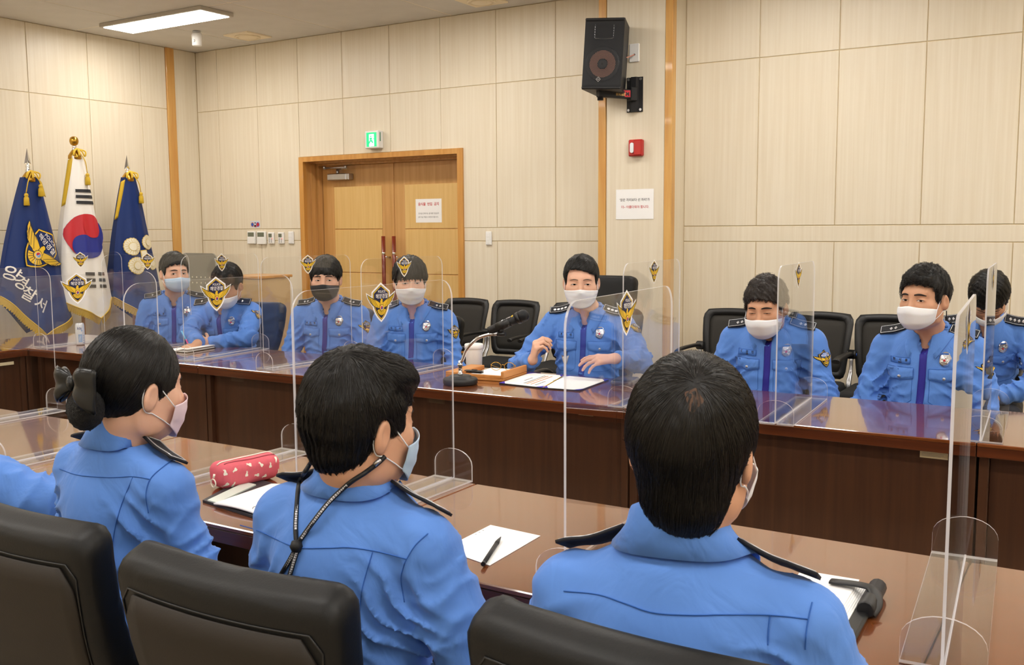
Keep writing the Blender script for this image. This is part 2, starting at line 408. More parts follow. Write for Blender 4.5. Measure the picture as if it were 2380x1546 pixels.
# ceiling lamps
M_lamp = mat('lamp diffuser', 'ffffff', .4, emit=('fffaf3', LAMP_POWER))
M_lampf = mat('lamp frame', 'b9b2a6', .5)
lamp0 = None
for j, y in enumerate((5.25, 2.9, .55, -1.8)):
    for i, x in enumerate((-6.415, -4.1, -1.8, .5, 2.3)):
        lab = 'lit white rectangular panel lamp on the ceiling above the flags' if (i, j) == (0, 0) else 'ceiling lamp outside the picture, %s row, %s' % (('back', 'second', 'third', 'front')[j], ('leftmost', 'left of the middle', 'middle one', 'right of the middle', 'rightmost')[i])
        if lamp0 is None:
            lamp0 = thing('ceiling_light', lab, 'lamp', (x, y, ZC), 0, 'ceiling panel lamps')
            MB().box((-.59, -.16, -.03), (.59, .16, 0), 0, .004).build('frame', M_lampf, lamp0)
            MB().box((-.565, -.138, -.034), (.565, .138, -.02), 0, .004).build('diffuser', M_lamp, lamp0)
        else:
            l = copy_tree(lamp0); l.location = (x, y, ZC); l['label'] = lab

# ------------------------------------------------------------------ double door
d1 = thing('door_1', None, None); d1['kind'] = 'structure'
CW = .05; m = MB()
m.prism([(0, DX0), (DZ, DX0), (DZ, DX1), (0, DX1), (0, DX1-CW), (DZ-CW+.008, DX1-CW), (DZ-CW+.008, DX0+CW), (0, DX0+CW)], 1, YB-.018, YB+.02)
casing = m.build('casing', M_frame, d1)
m = MB()
for k, (o, y0, y1) in enumerate(((CW-.012, YB+.0, YB+.08), (CW+.004, YB+.08, YB+.12), (CW-.006, YB+.12, YB+.155), (CW+.02, YB+.155, YB+.26))):
    m.box((DX0+.01, y0, 0), (DX0+o, y1, DZ-.02)); m.box((DX1-o, y0, 0), (DX1-.01, y1, DZ-.02)); m.box((DX0+o, y0, DZ-o), (DX1-o, y1, DZ-.012))
m.build('jamb', M_door, d1)
YD = YB+.20
MB().box((DX0, YD+.06, 0), (DX1, YD+.1, DZ)).build('backing', M_black, d1)
LX = (DX0+CW+.022, -5.2735, DX1-CW-.022); DT = DZ-CW-.02
pz = [at(840, 432, 1, YD)[2], at(840, 533, 1, YD)[2], at(840, 634, 1, YD)[2]]; pz += [pz[2]-.35, pz[2]-.70, .08]
for k in range(2):
    x0, x1 = LX[k]+.003, LX[k+1]-.003
    m = MB().box((x0, YD, .01), (x1, YD+.045, DT), 0, .003)
    if k == 0: m.box((x1-.03, YD-.008, .01), (x1+.016, YD+.002, DT), 0, .002)
    leaf = m.build('door_leaf', M_door, d1)
    p0, p1 = (x0+.135, x1-.115) if k == 0 else (x0+.125, x1-.095)
    for q in range(5):
        MB().box((p0, YD-.006, pz[q+1]+.004), (p1, YD+.003, pz[q]-.004), 0, .002).build('door_panel', M_doorp, leaf)
    hx = x1-.055 if k == 0 else x0+.052
    zt = at(895, 549, 1, YD-.07)[2]
    M_hand = mat('red brown handle', '7a2a15', .3, coat=.4)
    h = MB().tube([(hx, YD-.07, zt-.75), (hx, YD-.07, zt)], .017, 14, cap=True); h = h.build('handle', M_hand, leaf)
    m = MB()
    for zz in (zt-.145, zt-.61):
        m.tube([(hx, YD-.07, zz-.01), (hx, YD-.07, zz+.01)], .0178, 14); m.tube([(hx, YD-.06, zz-.03), (hx+(.02 if k == 0 else .02), YD, zz-.035)], .008, 8)
    m.build('handle_mount', M_chrome, leaf, ); 
cl = MB()
a, c = at(763, 408, 1, YD-.05), at(813, 418, 1, YD-.05)
cl.box((a[0], YD-.07, c[2]), (c[0]-.03, YD, a[2]+.012), 0, .006).box((c[0]-.032, YD-.066, c[2]+.002), (c[0], YD, a[2]+.01), 0, .004)
cl.tube([(a[0]+.1, YD-.04, a[2]), (a[0]+.1, YD-.04, a[2]+.05)], .014, 12)
e0, e1 = at(754, 391, 1, YD-.1), at(803, 389, 1, YD-.12)
cl.tube([(a[0]+.1, YD-.04, a[2]+.045), e1], .009, 8); cl.tube([e1, e0], .008, 8); cl.tube([e0-[0, 0, .012], e0+[0, 0, .02]], .014, 10); cl.tube([e1-[0, 0, .016], e1+[0, 0, .02]], .014, 10)
cl.build('door_closer', M_steel, d1)
# ------------------------------------------------------------------ notices and devices on the wall
def notice(name, label, org, w, h, lines, cat='notice', mats=None):
    """sheet of paper facing -y; lines = (text, size, dx, dz, material index, bold)"""
    t = thing(name, label, cat, org)
    MB().box((-w/2, -.0012, -h/2), (w/2, 0, h/2)).build('sheet', M_paper, t)
    m = MB()
    for s, size, dx, dz, mi, bo in lines: put_text(m, s, size, (dx, -.0012, dz), (1, 0, 0), (0, 0, 1), mi, .0006, bo)
    m.build('lettering', [M_ink, M_red], t); return t
YP = YD-.0065
a, c = at(966, 463, 1, YP), at(1027, 517, 1, YP)
w, h = c[0]-a[0], a[2]-c[2]
notice('door_notice', 'white paper notice with red heading taped on the right door leaf', ((a[0]+c[0])/2, YP, (a[2]+c[2])/2), w, h,
       [('음식물  반입  금지', .0285, 0, .055, 1, .02), ('강의실 안에서는 음식물 반입금지', .0155, 0, -.022, 0, 0), ('2회 이상 적발시 퇴장조치합니다.', .0155, -.004, -.052, 0, 0)])
a, c = at(1432, 441, 1, PY-.006), at(1519, 509, 1, PY-.006); w, h = c[0]-a[0], a[2]-c[2]
notice('pillar_notice', 'white paper notice in black and red writing on the pillar', ((a[0]+c[0])/2, PY-.006, (a[2]+c[2])/2), w, h,
       [("'앉은 자리보다 선 자리'가", .0215, 0, .03, 0, .012), ('더~ 아름다워야 합니다.', .0215, .004, -.018, 1, .012)])
M_alarm = mat('alarm red', 'b8231e', .3)
a, c = at(1460, 325, 1, PY-.04), at(1492, 362, 1, PY-.04)
t = thing('alarm_strobe', 'red square fire alarm with clear light on the pillar', 'alarm', ((a[0]+c[0])/2, PY-.004, (a[2]+c[2])/2))
w = (c[0]-a[0])/2; h = (a[2]-c[2])/2
MB().box((-w, -.035, -h), (w, 0, h), 0, .006).box((-.2*w, -.046, -h+.004), (w-.006, -.03, h-.004), 0, .006).build('housing', M_alarm, t)
M_lens = mat('clear lens', 'e8eef2', .1, coat=.6)
MB().prism(round_rect(-.034, -.032, .034, -.006, .0128, 6), 1, -.05, -.03).build('lens', M_lens, t)
a, c = at(1463, 103, 1, PY-.01), at(1486, 143, 1, PY-.01)
t = thing('cable_plate', 'white cable outlet plate on the pillar beside the loudspeaker', 'outlet', ((a[0]+c[0])/2, PY-.004, (a[2]+c[2])/2))
MB().box((a[0]-(a[0]+c[0])/2, -.012, -(a[2]-c[2])/2), ((c[0]-a[0])/2, 0, (a[2]-c[2])/2), 0, .004).build('plate', M_white, t)
MB().lathe([(.006, -.0135), (.006, -.01)], axis=1, n=10, ctr=(.003, 0, -.012)).build('hole', M_ink, t)
M_cable = mat('pink cable', 'c98a78', .5)
MB().tube(smooth_path([(.003, -.014, -.012), (-.02, -.05, -.03), (-.06, -.09, -.04), (-.10, -.15, -.03)], 10), .004, 6).build('cable', M_cable, t)
# exit sign
a, c = at(847, 305, 1, 6.335), at(880, 344, 1, 6.335); w, h = c[0]-a[0], a[2]-c[2]
t = thing('exit_sign', 'lit green and white emergency exit sign above the door', 'exit sign', (a[0]+w/2, YB, (a[2]+c[2])/2))
MB().box((-w/2, -.065, -h/2), (w/2, 0, h/2), 0, .006).build('housing', M_white, t)
M_exg = mat('exit green', '17a664', .4, emit=('1fbf78', .85)); M_exw = mat('exit white', 'ffffff', .4, emit=('f2fff8', 1.6))
m = MB(); z = h*.40; x = w*.36; Y = -.0655
m.prism([(-z, -x), (z, -x), (z, x), (-z, x)], 1, Y-.001, Y)
m.prism([(-z*.95, -x*.45), (z*.75, -x*.45), (z*.75, x*.5), (-z*.95, x*.5)], 1, Y-.0016, Y, 1)
fig = [[(-.1, -.2), (.25, -.3), (.3, .05), (.02, .15)], [(-.1, -.2), (-.02, .12), (-.5, .3), (-.55, .15)], [(0, -.2), (-.2, -.05), (-.7, -.38), (-.62, -.5)], [(.2, -.3), (.28, -.2), (.05, -.55), (0, -.48)], [(.28, .0), (.2, .08), (.0, .42), (.08, .5)]]
for f in fig: m.prism([(p[0]*z, p[1]*x*1.3) for p in f], 1, Y-.002, Y, 0)
m.prism(ring2(z*.45, -x*.1, z*.13, 12), 1, Y-.002, Y, 0)
m.build('lit_panel', [M_exg, M_exw], t)
put = MB(); put.box((w/2, -.05, -h*.1), (w/2+.0006, -.035, h*.4)); put.build('side_mark', mat('sign grey green', '6f9a86', .5), t)
# thermostats and switches left of the door
def wall_box(name, label, cat, px, parts, grp=None, depth=.022):
    a, c = at(px[0], px[1], 1, YB-depth), at(px[2], px[3], 1, YB-depth); w, h = c[0]-a[0], a[2]-c[2]
    t = thing(name, label, cat, (a[0]+w/2, YB-.001, (a[2]+c[2])/2), 0, grp)
    MB().box((-w/2, -depth, -h/2), (w/2, 0, h/2), 0, .005).build('housing', M_white, t)
    for nm, mt, u0, v0, u1, v1, dd in parts:
        MB().box(((u0-.5)*w, -depth-dd, (v0-.5)*h), ((u1-.5)*w, -depth+.003, (v1-.5)*h), 0, .001).build(nm, mt, t)
    return t
M_lcd = mat('grey lcd', '6f7362', .25); M_key = mat('grey keys', '9b9c9e', .5); M_led = mat('red led', 'ff5a50', .4, emit=('ff4038', 1.5))
wall_box('thermostat', 'leftmost square white wall thermostat with grey display', 'thermostat', (574, 538, 593, 567), [('display', M_lcd, .1, .58, .88, .92, .001), ('flap', M_white, .03, .02, .97, .5, .003)], 'wall thermostats')
wall_box('thermostat', 'second square white wall thermostat right beside the leftmost one', 'thermostat', (596, 538, 617, 568), [('display', M_lcd, .1, .58, .86, .92, .001), ('flap', M_white, .03, .02, .97, .5, .003)], 'wall thermostats')
keys = [('display', M_lcd, .14, .56, .72, .88, .001)]+[('key', M_key, u, v, u+.18, v+.07, .002) for u in (.2, .56) for v in (.12, .22, .32, .42)]+[('led', M_led, .74, .42, .84, .47, .003)]
wall_box('remote_control', 'left white wall remote with small display and keys', 'remote', (622, 540, 636, 567), keys, 'wall remotes', .02)
wall_box('remote_control', 'right white wall remote with small display nearest the plain switch', 'remote', (645, 540, 659, 567), keys, 'wall remotes', .02)
wall_box('light_switch', 'narrow white light switch beside the door frame', 'switch', (669, 538, 682, 567), [('rocker', M_white, .18, .55, .8, .92, .003), ('rocker', M_white, .18, .12, .8, .5, .003)], None, .014)
wall_box('light_switch', 'white light switch on the wall right of the door', 'switch', (1128, 538, 1142, 570), [('rocker', M_white, .25, .6, .75, .85, .003), ('rocker', M_white, .25, .35, .75, .58, .003), ('rocker', M_white, .25, .1, .75, .33, .003)], None, .014)
a, c = at(582, 514, 1, YB-.002), at(604, 529, 1, YB-.002); w, h = c[0]-a[0], a[2]-c[2]
t = thing('wall_sticker', 'small blue and red cartoon free sticker above the thermostats'.replace('cartoon free ', ''), 'sticker', (a[0]+w/2, YB-.0005, (a[2]+c[2])/2))
m = MB(); m.box((-w/2, -.001, -h/2), (w/2, 0, h/2), 0)
for sx, mi in ((-1, 1), (1, 2)):
    m.prism(ring2(-.002, sx*w*.29, h*.36, 16), 1, -.0018, 0, 3 if mi == 1 else 1); m.prism(ring2(-.002, sx*w*.29, h*.28, 16), 1, -.0022, 0, mi)
m.prism(ring2(.012, 0, h*.12, 10), 1, -.0022, 0, 4); m.prism([(-h*.4, -.012), (-h*.1, -.012), (-h*.1, .012), (-h*.4, .012)], 1, -.0022, 0, 4); m.prism([(-h*.45, .004), (-h*.25, .004), (-h*.25, .016), (-h*.45, .016)], 1, -.0025, 0, 2)
m.build('print', [mat('pale sticker', 'cfd6e4', .5), M_blue, M_red, mat('orange print', 'd98a3a', .5), M_ink], t)
# ------------------------------------------------------------------ loudspeaker and bracket
M_spk = mat('speaker cabinet', '1e1f22', .5, bump=((500, 500, 500), .2, .001)); M_grille = mat('speaker grille', '2a2c30', .55, .2)
M_cone = mat('speaker cone', 'a37766', .6)
SW, SH, SD = .262, .455, .27
ctr = (at(1402, 125, 1, PY-.30))
t = thing('loudspeaker', 'black wall loudspeaker with round cone behind a grille high on the pillar', 'speaker', tuple(ctr))
t.rotation_euler = (math.radians(-2), math.radians(3), math.radians(13))
m = MB(); m.prism([(-SW/2, 0), (SW/2, 0), (SW/2-.03, SD), (-SW/2+.03, SD)], 2, -SH/2, SH/2); m.build('cabinet', M_spk, t)
for s in (-1, 1): MB().box((-SW/2, -.012, s*SH/2-.02 if s > 0 else -SH/2), (SW/2, .004, SH/2 if s > 0 else -SH/2+.02), 0, .006).build('front_rail', M_spk, t)
MB().box((-SW/2+.004, -.003, -SH/2+.02), (SW/2-.004, .001, SH/2-.02)).build('baffle', mat('speaker baffle', '1a1b1e', .6), t)
MB().lathe([(.115, -.004), (.115, -.008), (.098, -.008), (.085, -.0035), (.04, -.0032), (.038, -.004)], (0, 0, -.065), 40, axis=1).build('cone_surround', M_spk, t)
MB().lathe([(.088, -.0038), (.086, -.0042), (.0, -.0045)], (0, 0, -.065), 40, axis=1).build('cone', M_cone, t)
MB().lathe([(.034, -.005), (.028, -.0075), (.012, -.0095), (0, -.0098)], (0, 0, -.065), 24, axis=1).build('dust_cap', M_spk, t)
m = MB(); hp = smooth_path([(-.062, -.006, .185), (-.062, -.006, .115), (-.056, -.006, .098), (0, -.006, .094), (.056, -.006, .098), (.062, -.006, .115), (.062, -.006, .185)], 30); m.tube(hp, .0025, 6); m.build('horn', M_steel, t)
# perforated grille: a honeycomb of thin bars (one sheet)
m = MB(); p = .0092; rows = int((SH-.05)/(p*.866)); nc = int((SW-.02)/p)
Vh, Fh = [], []
for r in range(rows):
    for q in range(nc):
        x = -SW/2+.012+(q+.5*(r % 2)+.25)*p; z = -SH/2+.026+(r+.5)*p*.866
        k0 = len(Vh)
        for rr in (p*.577, p*.40):
            for k in range(6): Vh.append((x+rr*math.sin(k*PI/3), -.0095, z+rr*math.cos(k*PI/3)))
        Fh += [(k0+k, k0+(k+1) % 6, k0+6+(k+1) % 6, k0+6+k) for k in range(6)]
m.put(Vh, Fh); o = m.build('grille', M_grille, t); o['kind'] = 'stuff'
m = MB(); m.prism([(-.017, 0), (0, -.017), (.017, 0), (0, .017)], 1, -.014, -.009, 0); m.prism([(-.012, 0), (0, -.012), (.012, 0), (0, .012)], 1, -.0148, -.012, 1); m.box((-.006, -.0154, -.002), (.006, -.0146, .002), 0)
m.build('badge', [M_steel, M_black], t, loc=(-.02, 0, -.165))
t2 = thing('speaker_bracket', 'black steel wall bracket holding the loudspeaker', 'bracket', (0, 0, 0))
a, c = at(1456, 181, 1, PY-.02), at(1492, 259, 1, PY-.02)
m = MB(); m.prism([(a[0], PY-.004), (c[0], PY-.004), (c[0], PY-.012), (c[0]-.028, PY-.012), (c[0]-.04, PY-.034), (a[0]+.04, PY-.034), (a[0]+.028, PY-.012), (a[0], PY-.012)], 2, c[2], a[2]); m.build('wall_plate', M_matte, t2)
for x in (a[0]+.014, c[0]-.014):
    for z in (a[2]-.014, c[2]+.014): MB().lathe([(.009, PY-.018), (.009, PY-.012)], (x, 0, z), 10, axis=1).build('bolt', M_steel, t2)
ax = (a[0]+c[0])/2; zc = (a[2]+c[2])/2-.01
dirv = Vector((ctr[0]-ax-.02, ctr[1]+.13-PY, 0)); dirv.normalize(); L_ = .27
X = Matrix.Translation((ax-.005, PY-.03, zc+.01)) @ Matrix(((dirv.x, -dirv.y, 0), (dirv.y, dirv.x, 0), (0, 0, 1))).to_4x4()
m = MB(); m.X = X; m.box((0, -.022, -.03), (L_, .022, .03), 0, .004); m.box((-.02, -.03, -.045), (.03, .03, .045), 0, .004)
m.tube([(L_-.02, 0, -.05), (L_-.02, 0, .10)], .02, 12); m.build('arm', M_matte, t2)
m = MB(); m.X = X
fy = .0222
put_text(m, 'inter', .04, (.105, fy, -.003), (-1, 0, 0), (0, 0, 1), 0, .0004, .02); m.put(lay([(-.022, -.022), (.022, -.022), (.022, .022), (-.022, .022)], (.055, fy, 0), (-1, 0, 0), (0, 0, 1), .0003), [(0, 1, 2, 3)], 1); m.put(lay([(-.05, .018), (.05, .018), (.05, .022), (-.05, .022)], (.105, fy, 0), (-1, 0, 0), (0, 0, 1), .0003), [(0, 1, 2, 3)], 1)
put_text(m, 'M', .036, (.055, fy, -.002), (-1, 0, 0), (0, 0, 1), 2, .0006, .03)
m.build('lettering', [mat('gold print', 'c9a05a', .5), M_red, M_ink], t2)
# ------------------------------------------------------------------ tables
TZ = .73
def table(name, label, x0, x1, y0, y1, panel_y, group, axis=0, cat='table', lab=True):
    """conference table segment: lacquered top, lipped edge, end panels and a modesty panel at panel_y"""
    t = thing(name, label, cat, (x0, y0, 0), 0, group); w, d = x1-x0, y1-y0; e = .0015
    MB().box((e, 0, TZ-.012), (w-e, d, TZ), 0, .0025).build('tabletop', M_top, t)
    MB().box((e, .002, TZ-.046), (w-e, d-.002, TZ-.012), 0, .002).build('edge_band', M_lip, t)
    if axis == 0:
        for q in (.004, w-.034): MB().box((q, .05, 0), (q+.03, d-.03 if panel_y < .3 else d-.05, TZ-.046), 0, .002).build('side_panel', M_panel, t)
        MB().box((.034, panel_y, .06), (w-.034, panel_y+.02, TZ-.046), 0, .002).build('modesty_panel', M_panel, t)
    else:
        for q in (.004, d-.034): MB().box((.03, q, 0), (w-.03, q+.03, TZ-.046), 0, .002).build('side_panel', M_panel, t)
        MB().box((panel_y, .034, .06), (panel_y+.02, d-.034, TZ-.046), 0, .002).build('modesty_panel', M_panel, t)
    return t
FY0, FY1 = 3.385, 4.03
NY0, NY1 = 1.545, 2.16
fx = [-5.46, -4.0, -2.8, -1.6, -.365, .85, 2.05]
fl = ['far conference table segment at the left corner by the flags', 'far conference table segment in front of the black masked person', 'far conference table segment under the microphone and folder', 'far conference table segment in front of the man looking down', 'far conference table segment at the right edge of the picture', 'far conference table segment beyond the right edge of the picture']
for i in range(6):
    t = table('conference_table', fl[i], fx[i], fx[i+1], FY0, FY1, .075, 'far row of tables')
nx = [-5.057, -3.857, -2.657, -1.457, -.235, .965]
nl = ['near conference table segment beyond the left edge of the picture', 'near conference table segment at the left beside the woman', 'near conference table segment with the pink pencil case', 'near conference table segment with the paper and black pen', 'near conference table segment at the right with the closest partition']
for i in range(5):
    table('conference_table', nl[i], nx[i], nx[i+1], NY0, NY1, NY1-NY0-.10, 'near row of tables')
for y0, y1, lb in ((FY0, FY1, 'left conference table segment in the corner below the blue flag'), (1.9, FY0-.002, 'left conference table segment running towards the camera')):
    table('conference_table', lb, -6.06, -5.462, y0, y1, .53, 'left row of tables', 1)
M_tag = mat('asset label', 'd8c9a6', .5)
def asset(px, label):
    a, c = at(px[0], px[1], 1, FY0+.072), at(px[2], px[3], 1, FY0+.072)
    t = thing('asset_label', label, 'label', ((a[0]+c[0])/2, FY0+.0745, (a[2]+c[2])/2)); w, h = c[0]-a[0], .022
    MB().box((-w/2, -.001, -h/2), (w/2, 0, h/2)).build('sheet', M_tag, t)
    m = MB()
    for k in range(3): m.box((-w*.45, -.0014, h*(.25-.22*k)), (w*(.45-.1*k), -.001, h*(.31-.22*k)))
    m.build('print', M_key, t)
asset((2138, 1050, 2203, 1068), 'paper asset label on the dark panel at the far right table')
asset((1344, 952, 1378, 968), 'small asset label on the dark panel below the folder')
t = thing('asset_label', 'white paper label on the left table panel', 'label', (-5.459, at(8, 832, 0, -5.459)[1], TZ-.075)); MB().box((0, -.06, -.009), (.001, .06, .009)).build('sheet', M_tag, t)

# ------------------------------------------------------------------ police emblem (flat layered print)
def arcpts(a, b, c, n=8):
    a, b, c = map(np.array, (a, b, c)); return [tuple((1-t)**2*a+2*t*(1-t)*b+t*t*c) for t in np.linspace(0, 1, n)]
def mirror(P): return [(-x, y) for x, y in P[::-1]]
SHR = [(0, .44)]+[(.30, .25)]+arcpts((.30, .25), (.33, -.22), (0, -.42), 10)[1:]
SHIELD = SHR+mirror(SHR)[1:-1]
WING = [(-.5, .21)]+arcpts((-.5, .21), (-.36, .12), (-.22, .08), 6)[1:]+arcpts((-.22, .08), (-.10, .03), (-.03, -.02), 5)[1:]+[(-.04, -.13), (-.12, -.12), (-.14, -.105), (-.22, -.09), (-.24, -.07), (-.32, -.035), (-.335, -.01), (-.405, .045), (-.415, .075), (-.46, .12)]
def offset(P, d):
    P = np.array(P); n = len(P); out = []
    ar = .5*np.sum(P[:, 0]*np.roll(P[:, 1], -1)-np.roll(P[:, 0], -1)*P[:, 1]); s = 1 if ar > 0 else -1
    for i in range(n):
        a = P[i]-P[i-1]; b = P[(i+1) % n]-P[i]; a = a/(np.linalg.norm(a)+1e-9); b = b/(np.linalg.norm(b)+1e-9)
        q = np.array([a[1]+b[1], -a[0]-b[0]])*s; q /= np.linalg.norm(q)+1e-9; cs = max(.45, abs(q@np.array([a[1], -a[0]]))); out.append(tuple(P[i]+q*d/cs))
    return out
def emblem(mb, fn, size, border=.045, bmi=0, lift=.0002, text=True, fine=True, step=0):
    """fn(P2, off) maps 2D emblem coordinates (metres) to 3D. materials: 0 white 1 navy 2 yellow 3 dark 4 red 5 blue"""
    def poly(P, mi, k):
        if step:
            V, F = tess(np.array(P)*size, step); mb.put(fn(V, lift*k), F, mi)
        else: mb.put(fn(np.array(P)*size, lift*k), [list(range(len(P)))], mi)
    if border:
        poly(offset(SHIELD, border), bmi, 1)
        for W in (WING, mirror(WING)): poly(offset(W, border*.8), bmi, 1)
    poly(SHIELD, 3, 2); poly(offset(SHIELD, -.012), 2, 3); poly(offset(SHIELD, -.034), 3, 4); poly(offset(SHIELD, -.042), 1, 5)
    for W in (WING, mirror(WING)): poly(offset(W, .012), 3, 6); poly(W, 2, 7)
    body = [(-.05, -.02), (-.045, .05), (-.02, .075), (-.03, .085), (-.012, .10), (.02, .10), (.04, .082), (.045, .06), (.035, .04), (.06, -.02), (.06, -.13), (-.05, -.13)]
    poly(offset(body, .01), 3, 8); poly(body, 2, 9)
    fan = [(0, -.12)]+[(.17*math.sin(a), -.12-.18*math.cos(a)) for a in np.linspace(-1.25, 1.25, 15)]
    poly(offset(fan, .012), 3, 8); poly(fan, 2, 9)
    if fine:
        for a in np.linspace(-1.0, 1.0, 7):
            s, c = math.sin(a), math.cos(a); poly([(.05*s-.004*c, -.12-.05*c-.004*s), (.165*s-.004*c, -.12-.175*c-.004*s), (.165*s+.004*c, -.12-.175*c+.004*s), (.05*s+.004*c, -.12-.05*c+.004*s)], 3, 10)
        for sx in (-1, 1):
            for (a, b_) in (((-.42, .13), (-.30, -.04)), ((-.36, .115), (-.2, -.085)), ((-.30, .10), (-.12, -.10)), ((-.44, .16), (-.37, .02)), ((-.47, .18), (-.2, .055))):
                a = np.array(a); b_ = np.array(b_); d = (b_-a)/np.linalg.norm(b_-a)*.0035; nn = np.array([-d[1], d[0]])
                P = [a+nn, b_+nn, b_-nn, a-nn]; poly([(sx*p[0]*-1 if sx > 0 else p[0], p[1]) for p in P], 3, 10)
    poly(ring2(0, -.12, .085, 20), 3, 11); poly(ring2(0, -.12, .075, 20), 2, 12); poly(ring2(0, -.12, .05, 16), 0, 13)
    poly(ring2(0, -.12, .044, 16, 0, PI), 4, 14); poly(ring2(0, -.12, .044, 16, PI, 2*PI), 5, 14)
    poly(ring2(-.021, -.12, .022, 10), 4, 15); poly(ring2(.021, -.12, .022, 10), 5, 15)
    if text:
        for s, sz, y in (('POLICE', .085, .275), ('해양경찰', .125, .165)):
            V, F = text_mesh(s, sz, .010); mb.put(fn((V+[0, y])*size, lift*16), F, 0)
EM_MATS = [M_stw, M_navy, M_yel, M_outl, M_red, M_blue]

# ------------------------------------------------------------------ acrylic partitions
PL, PH, PT, PW = .60, .553, .005, .125
def make_partition():
    root = thing('acrylic_screen', '', 'partition', (0, 0, TZ))
    # near end at y = 0, far end at y = PL, plate in the plane x = 0
    R = .05; prof = round_rect(0, .005, PL, PH, R, 7, (0, 1, 1, 0))     # (y, z)
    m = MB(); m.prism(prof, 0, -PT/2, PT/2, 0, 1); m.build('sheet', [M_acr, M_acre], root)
    for y in (0, PL-.005):
        arc = [(0, -PW/2), (0, PW/2)]+[(.045+.042*math.sin(a), PW/2*math.cos(a)) for a in np.linspace(0, PI, 13)]
        arc = [(p[0], p[1]) for p in arc]
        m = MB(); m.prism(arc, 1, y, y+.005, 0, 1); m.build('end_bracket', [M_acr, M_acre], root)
    m = MB()
    for s in (-1, 1): m.prism([(s*.004, .006), (s*PW/2, .006), (s*PW/2, PL-.006), (s*.004, PL-.006)], 2, .0008, .0058, 0, 1)
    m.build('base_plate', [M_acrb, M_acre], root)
    m = MB()
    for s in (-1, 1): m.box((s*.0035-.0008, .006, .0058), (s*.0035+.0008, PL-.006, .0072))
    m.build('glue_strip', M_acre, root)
    m = MB(); fn = lambda P, k: lay(P, (PT/2+.0003, PL*.5, .509), (0, 1, 0), (0, 0, 1), k)
    emblem(m, fn, .101); m.build('emblem_sticker', EM_MATS, root)
    return root
part0 = make_partition(); used_p = False
def partition(near, far, label, group):
    global used_p
    r = part0 if not used_p else copy_tree(part0); used_p = True
    n = np.array(near); f = np.array(far); d = f-n
    r.location = (n[0], n[1], TZ); r.rotation_euler = (0, 0, math.atan2(-d[0], d[1])); r['label'] = label; r['group'] = group
    return r
G1, G2 = 'acrylic screens on the near tables', 'acrylic screens on the far tables'
partition((-3.46, 1.655), (-3.47, 2.255), 'clear acrylic screen on the near table, leftmost, ending at the left frame edge', G1)
partition((-2.775, 1.59), (-2.775, 2.19), 'clear acrylic screen on the near table beside the hair bun', G1)
partition((-2.165, 1.605), (-2.162, 2.205), 'clear acrylic screen on the near table behind the pink pencil case', G1)
partition((-1.545, 1.572), (-1.540, 2.172), 'clear acrylic screen on the near table left of the paper with the pen', G1)
partition((-.866, 1.58), (-.905, 2.18), 'clear acrylic screen on the near table in front of the man in the raised collar', G1)
partition((-.206, 1.59), (-.247, 2.148), 'clear acrylic screen on the near table closest to the camera beside the black organizer', G1)
partition((-5.425, 3.435), (-5.44, 4.03), 'clear acrylic screen on the far table in the corner behind the drink can', G2)
partition((-4.80, 3.43), (-4.80, 4.03), 'clear acrylic screen on the far table between the corner and the note taker', G2)
partition((-4.175, 3.453), (-4.235, 4.05), 'clear acrylic screen on the far table beside the bending note taker', G2)
partition((-3.569, 3.43), (-3.52, 4.03), 'clear acrylic screen on the far table left of the black masked person', G2)
partition((-2.90, 3.39), (-2.885, 3.99), 'clear acrylic screen on the far table left of the microphone', G2)
partition((-1.598, 3.373), (-1.615, 3.97), 'clear acrylic screen on the far table right of the gesturing man', G2)
partition((-1.0, 3.345), (-1.035, 3.945), 'clear acrylic screen on the far table beside the man looking down', G2)
partition((-.355, 3.39), (-.39, 3.99), 'clear acrylic screen on the far table nearest the right edge, seen edge on', G2)
# ------------------------------------------------------------------ distance-field modelling (bodies, cloth, hair)
def smin(a, b, k):
    h = np.clip(.5+.5*(b-a)/k, 0, 1); return b+(a-b)*h-k*h*(1-h)
def smax(a, b, k): return -smin(-a, -b, k)
def ell(P, c, r, R=None):
    q = P-np.asarray(c, float)
    if R is not None: q = q@R
    r = np.asarray(r, float); k0 = np.sqrt(((q/r)**2).sum(1)); k1 = np.sqrt(((q/r**2)**2).sum(1))+1e-9
    return k0*(k0-1)/k1
def rcone(P, a, b, r1, r2):
    a = np.asarray(a, float); d = np.asarray(b, float)-a; q = P-a
    t = np.clip(q@d/(d@d+1e-12), 0, 1); return np.sqrt(((q-t[:, None]*d)**2).sum(1))-(r1+(r2-r1)*t)
def wav(P, f, seed):
    """smooth pseudo-random field in about [-1, 1]"""
    r = np.random.default_rng(seed); o = np.zeros(len(P))
    for k in range(4):
        w = r.normal(size=3)*np.asarray(f); o += np.sin(P@w+r.uniform(0, 6.28)+1.5*np.sin(P@(r.normal(size=3)*np.asarray(f)*.6)+r.uniform(0, 6)))
    return o/2.6
def crease(x):
    s = np.abs(np.sin(x)); return (1-s)**1.6*1.6-.45
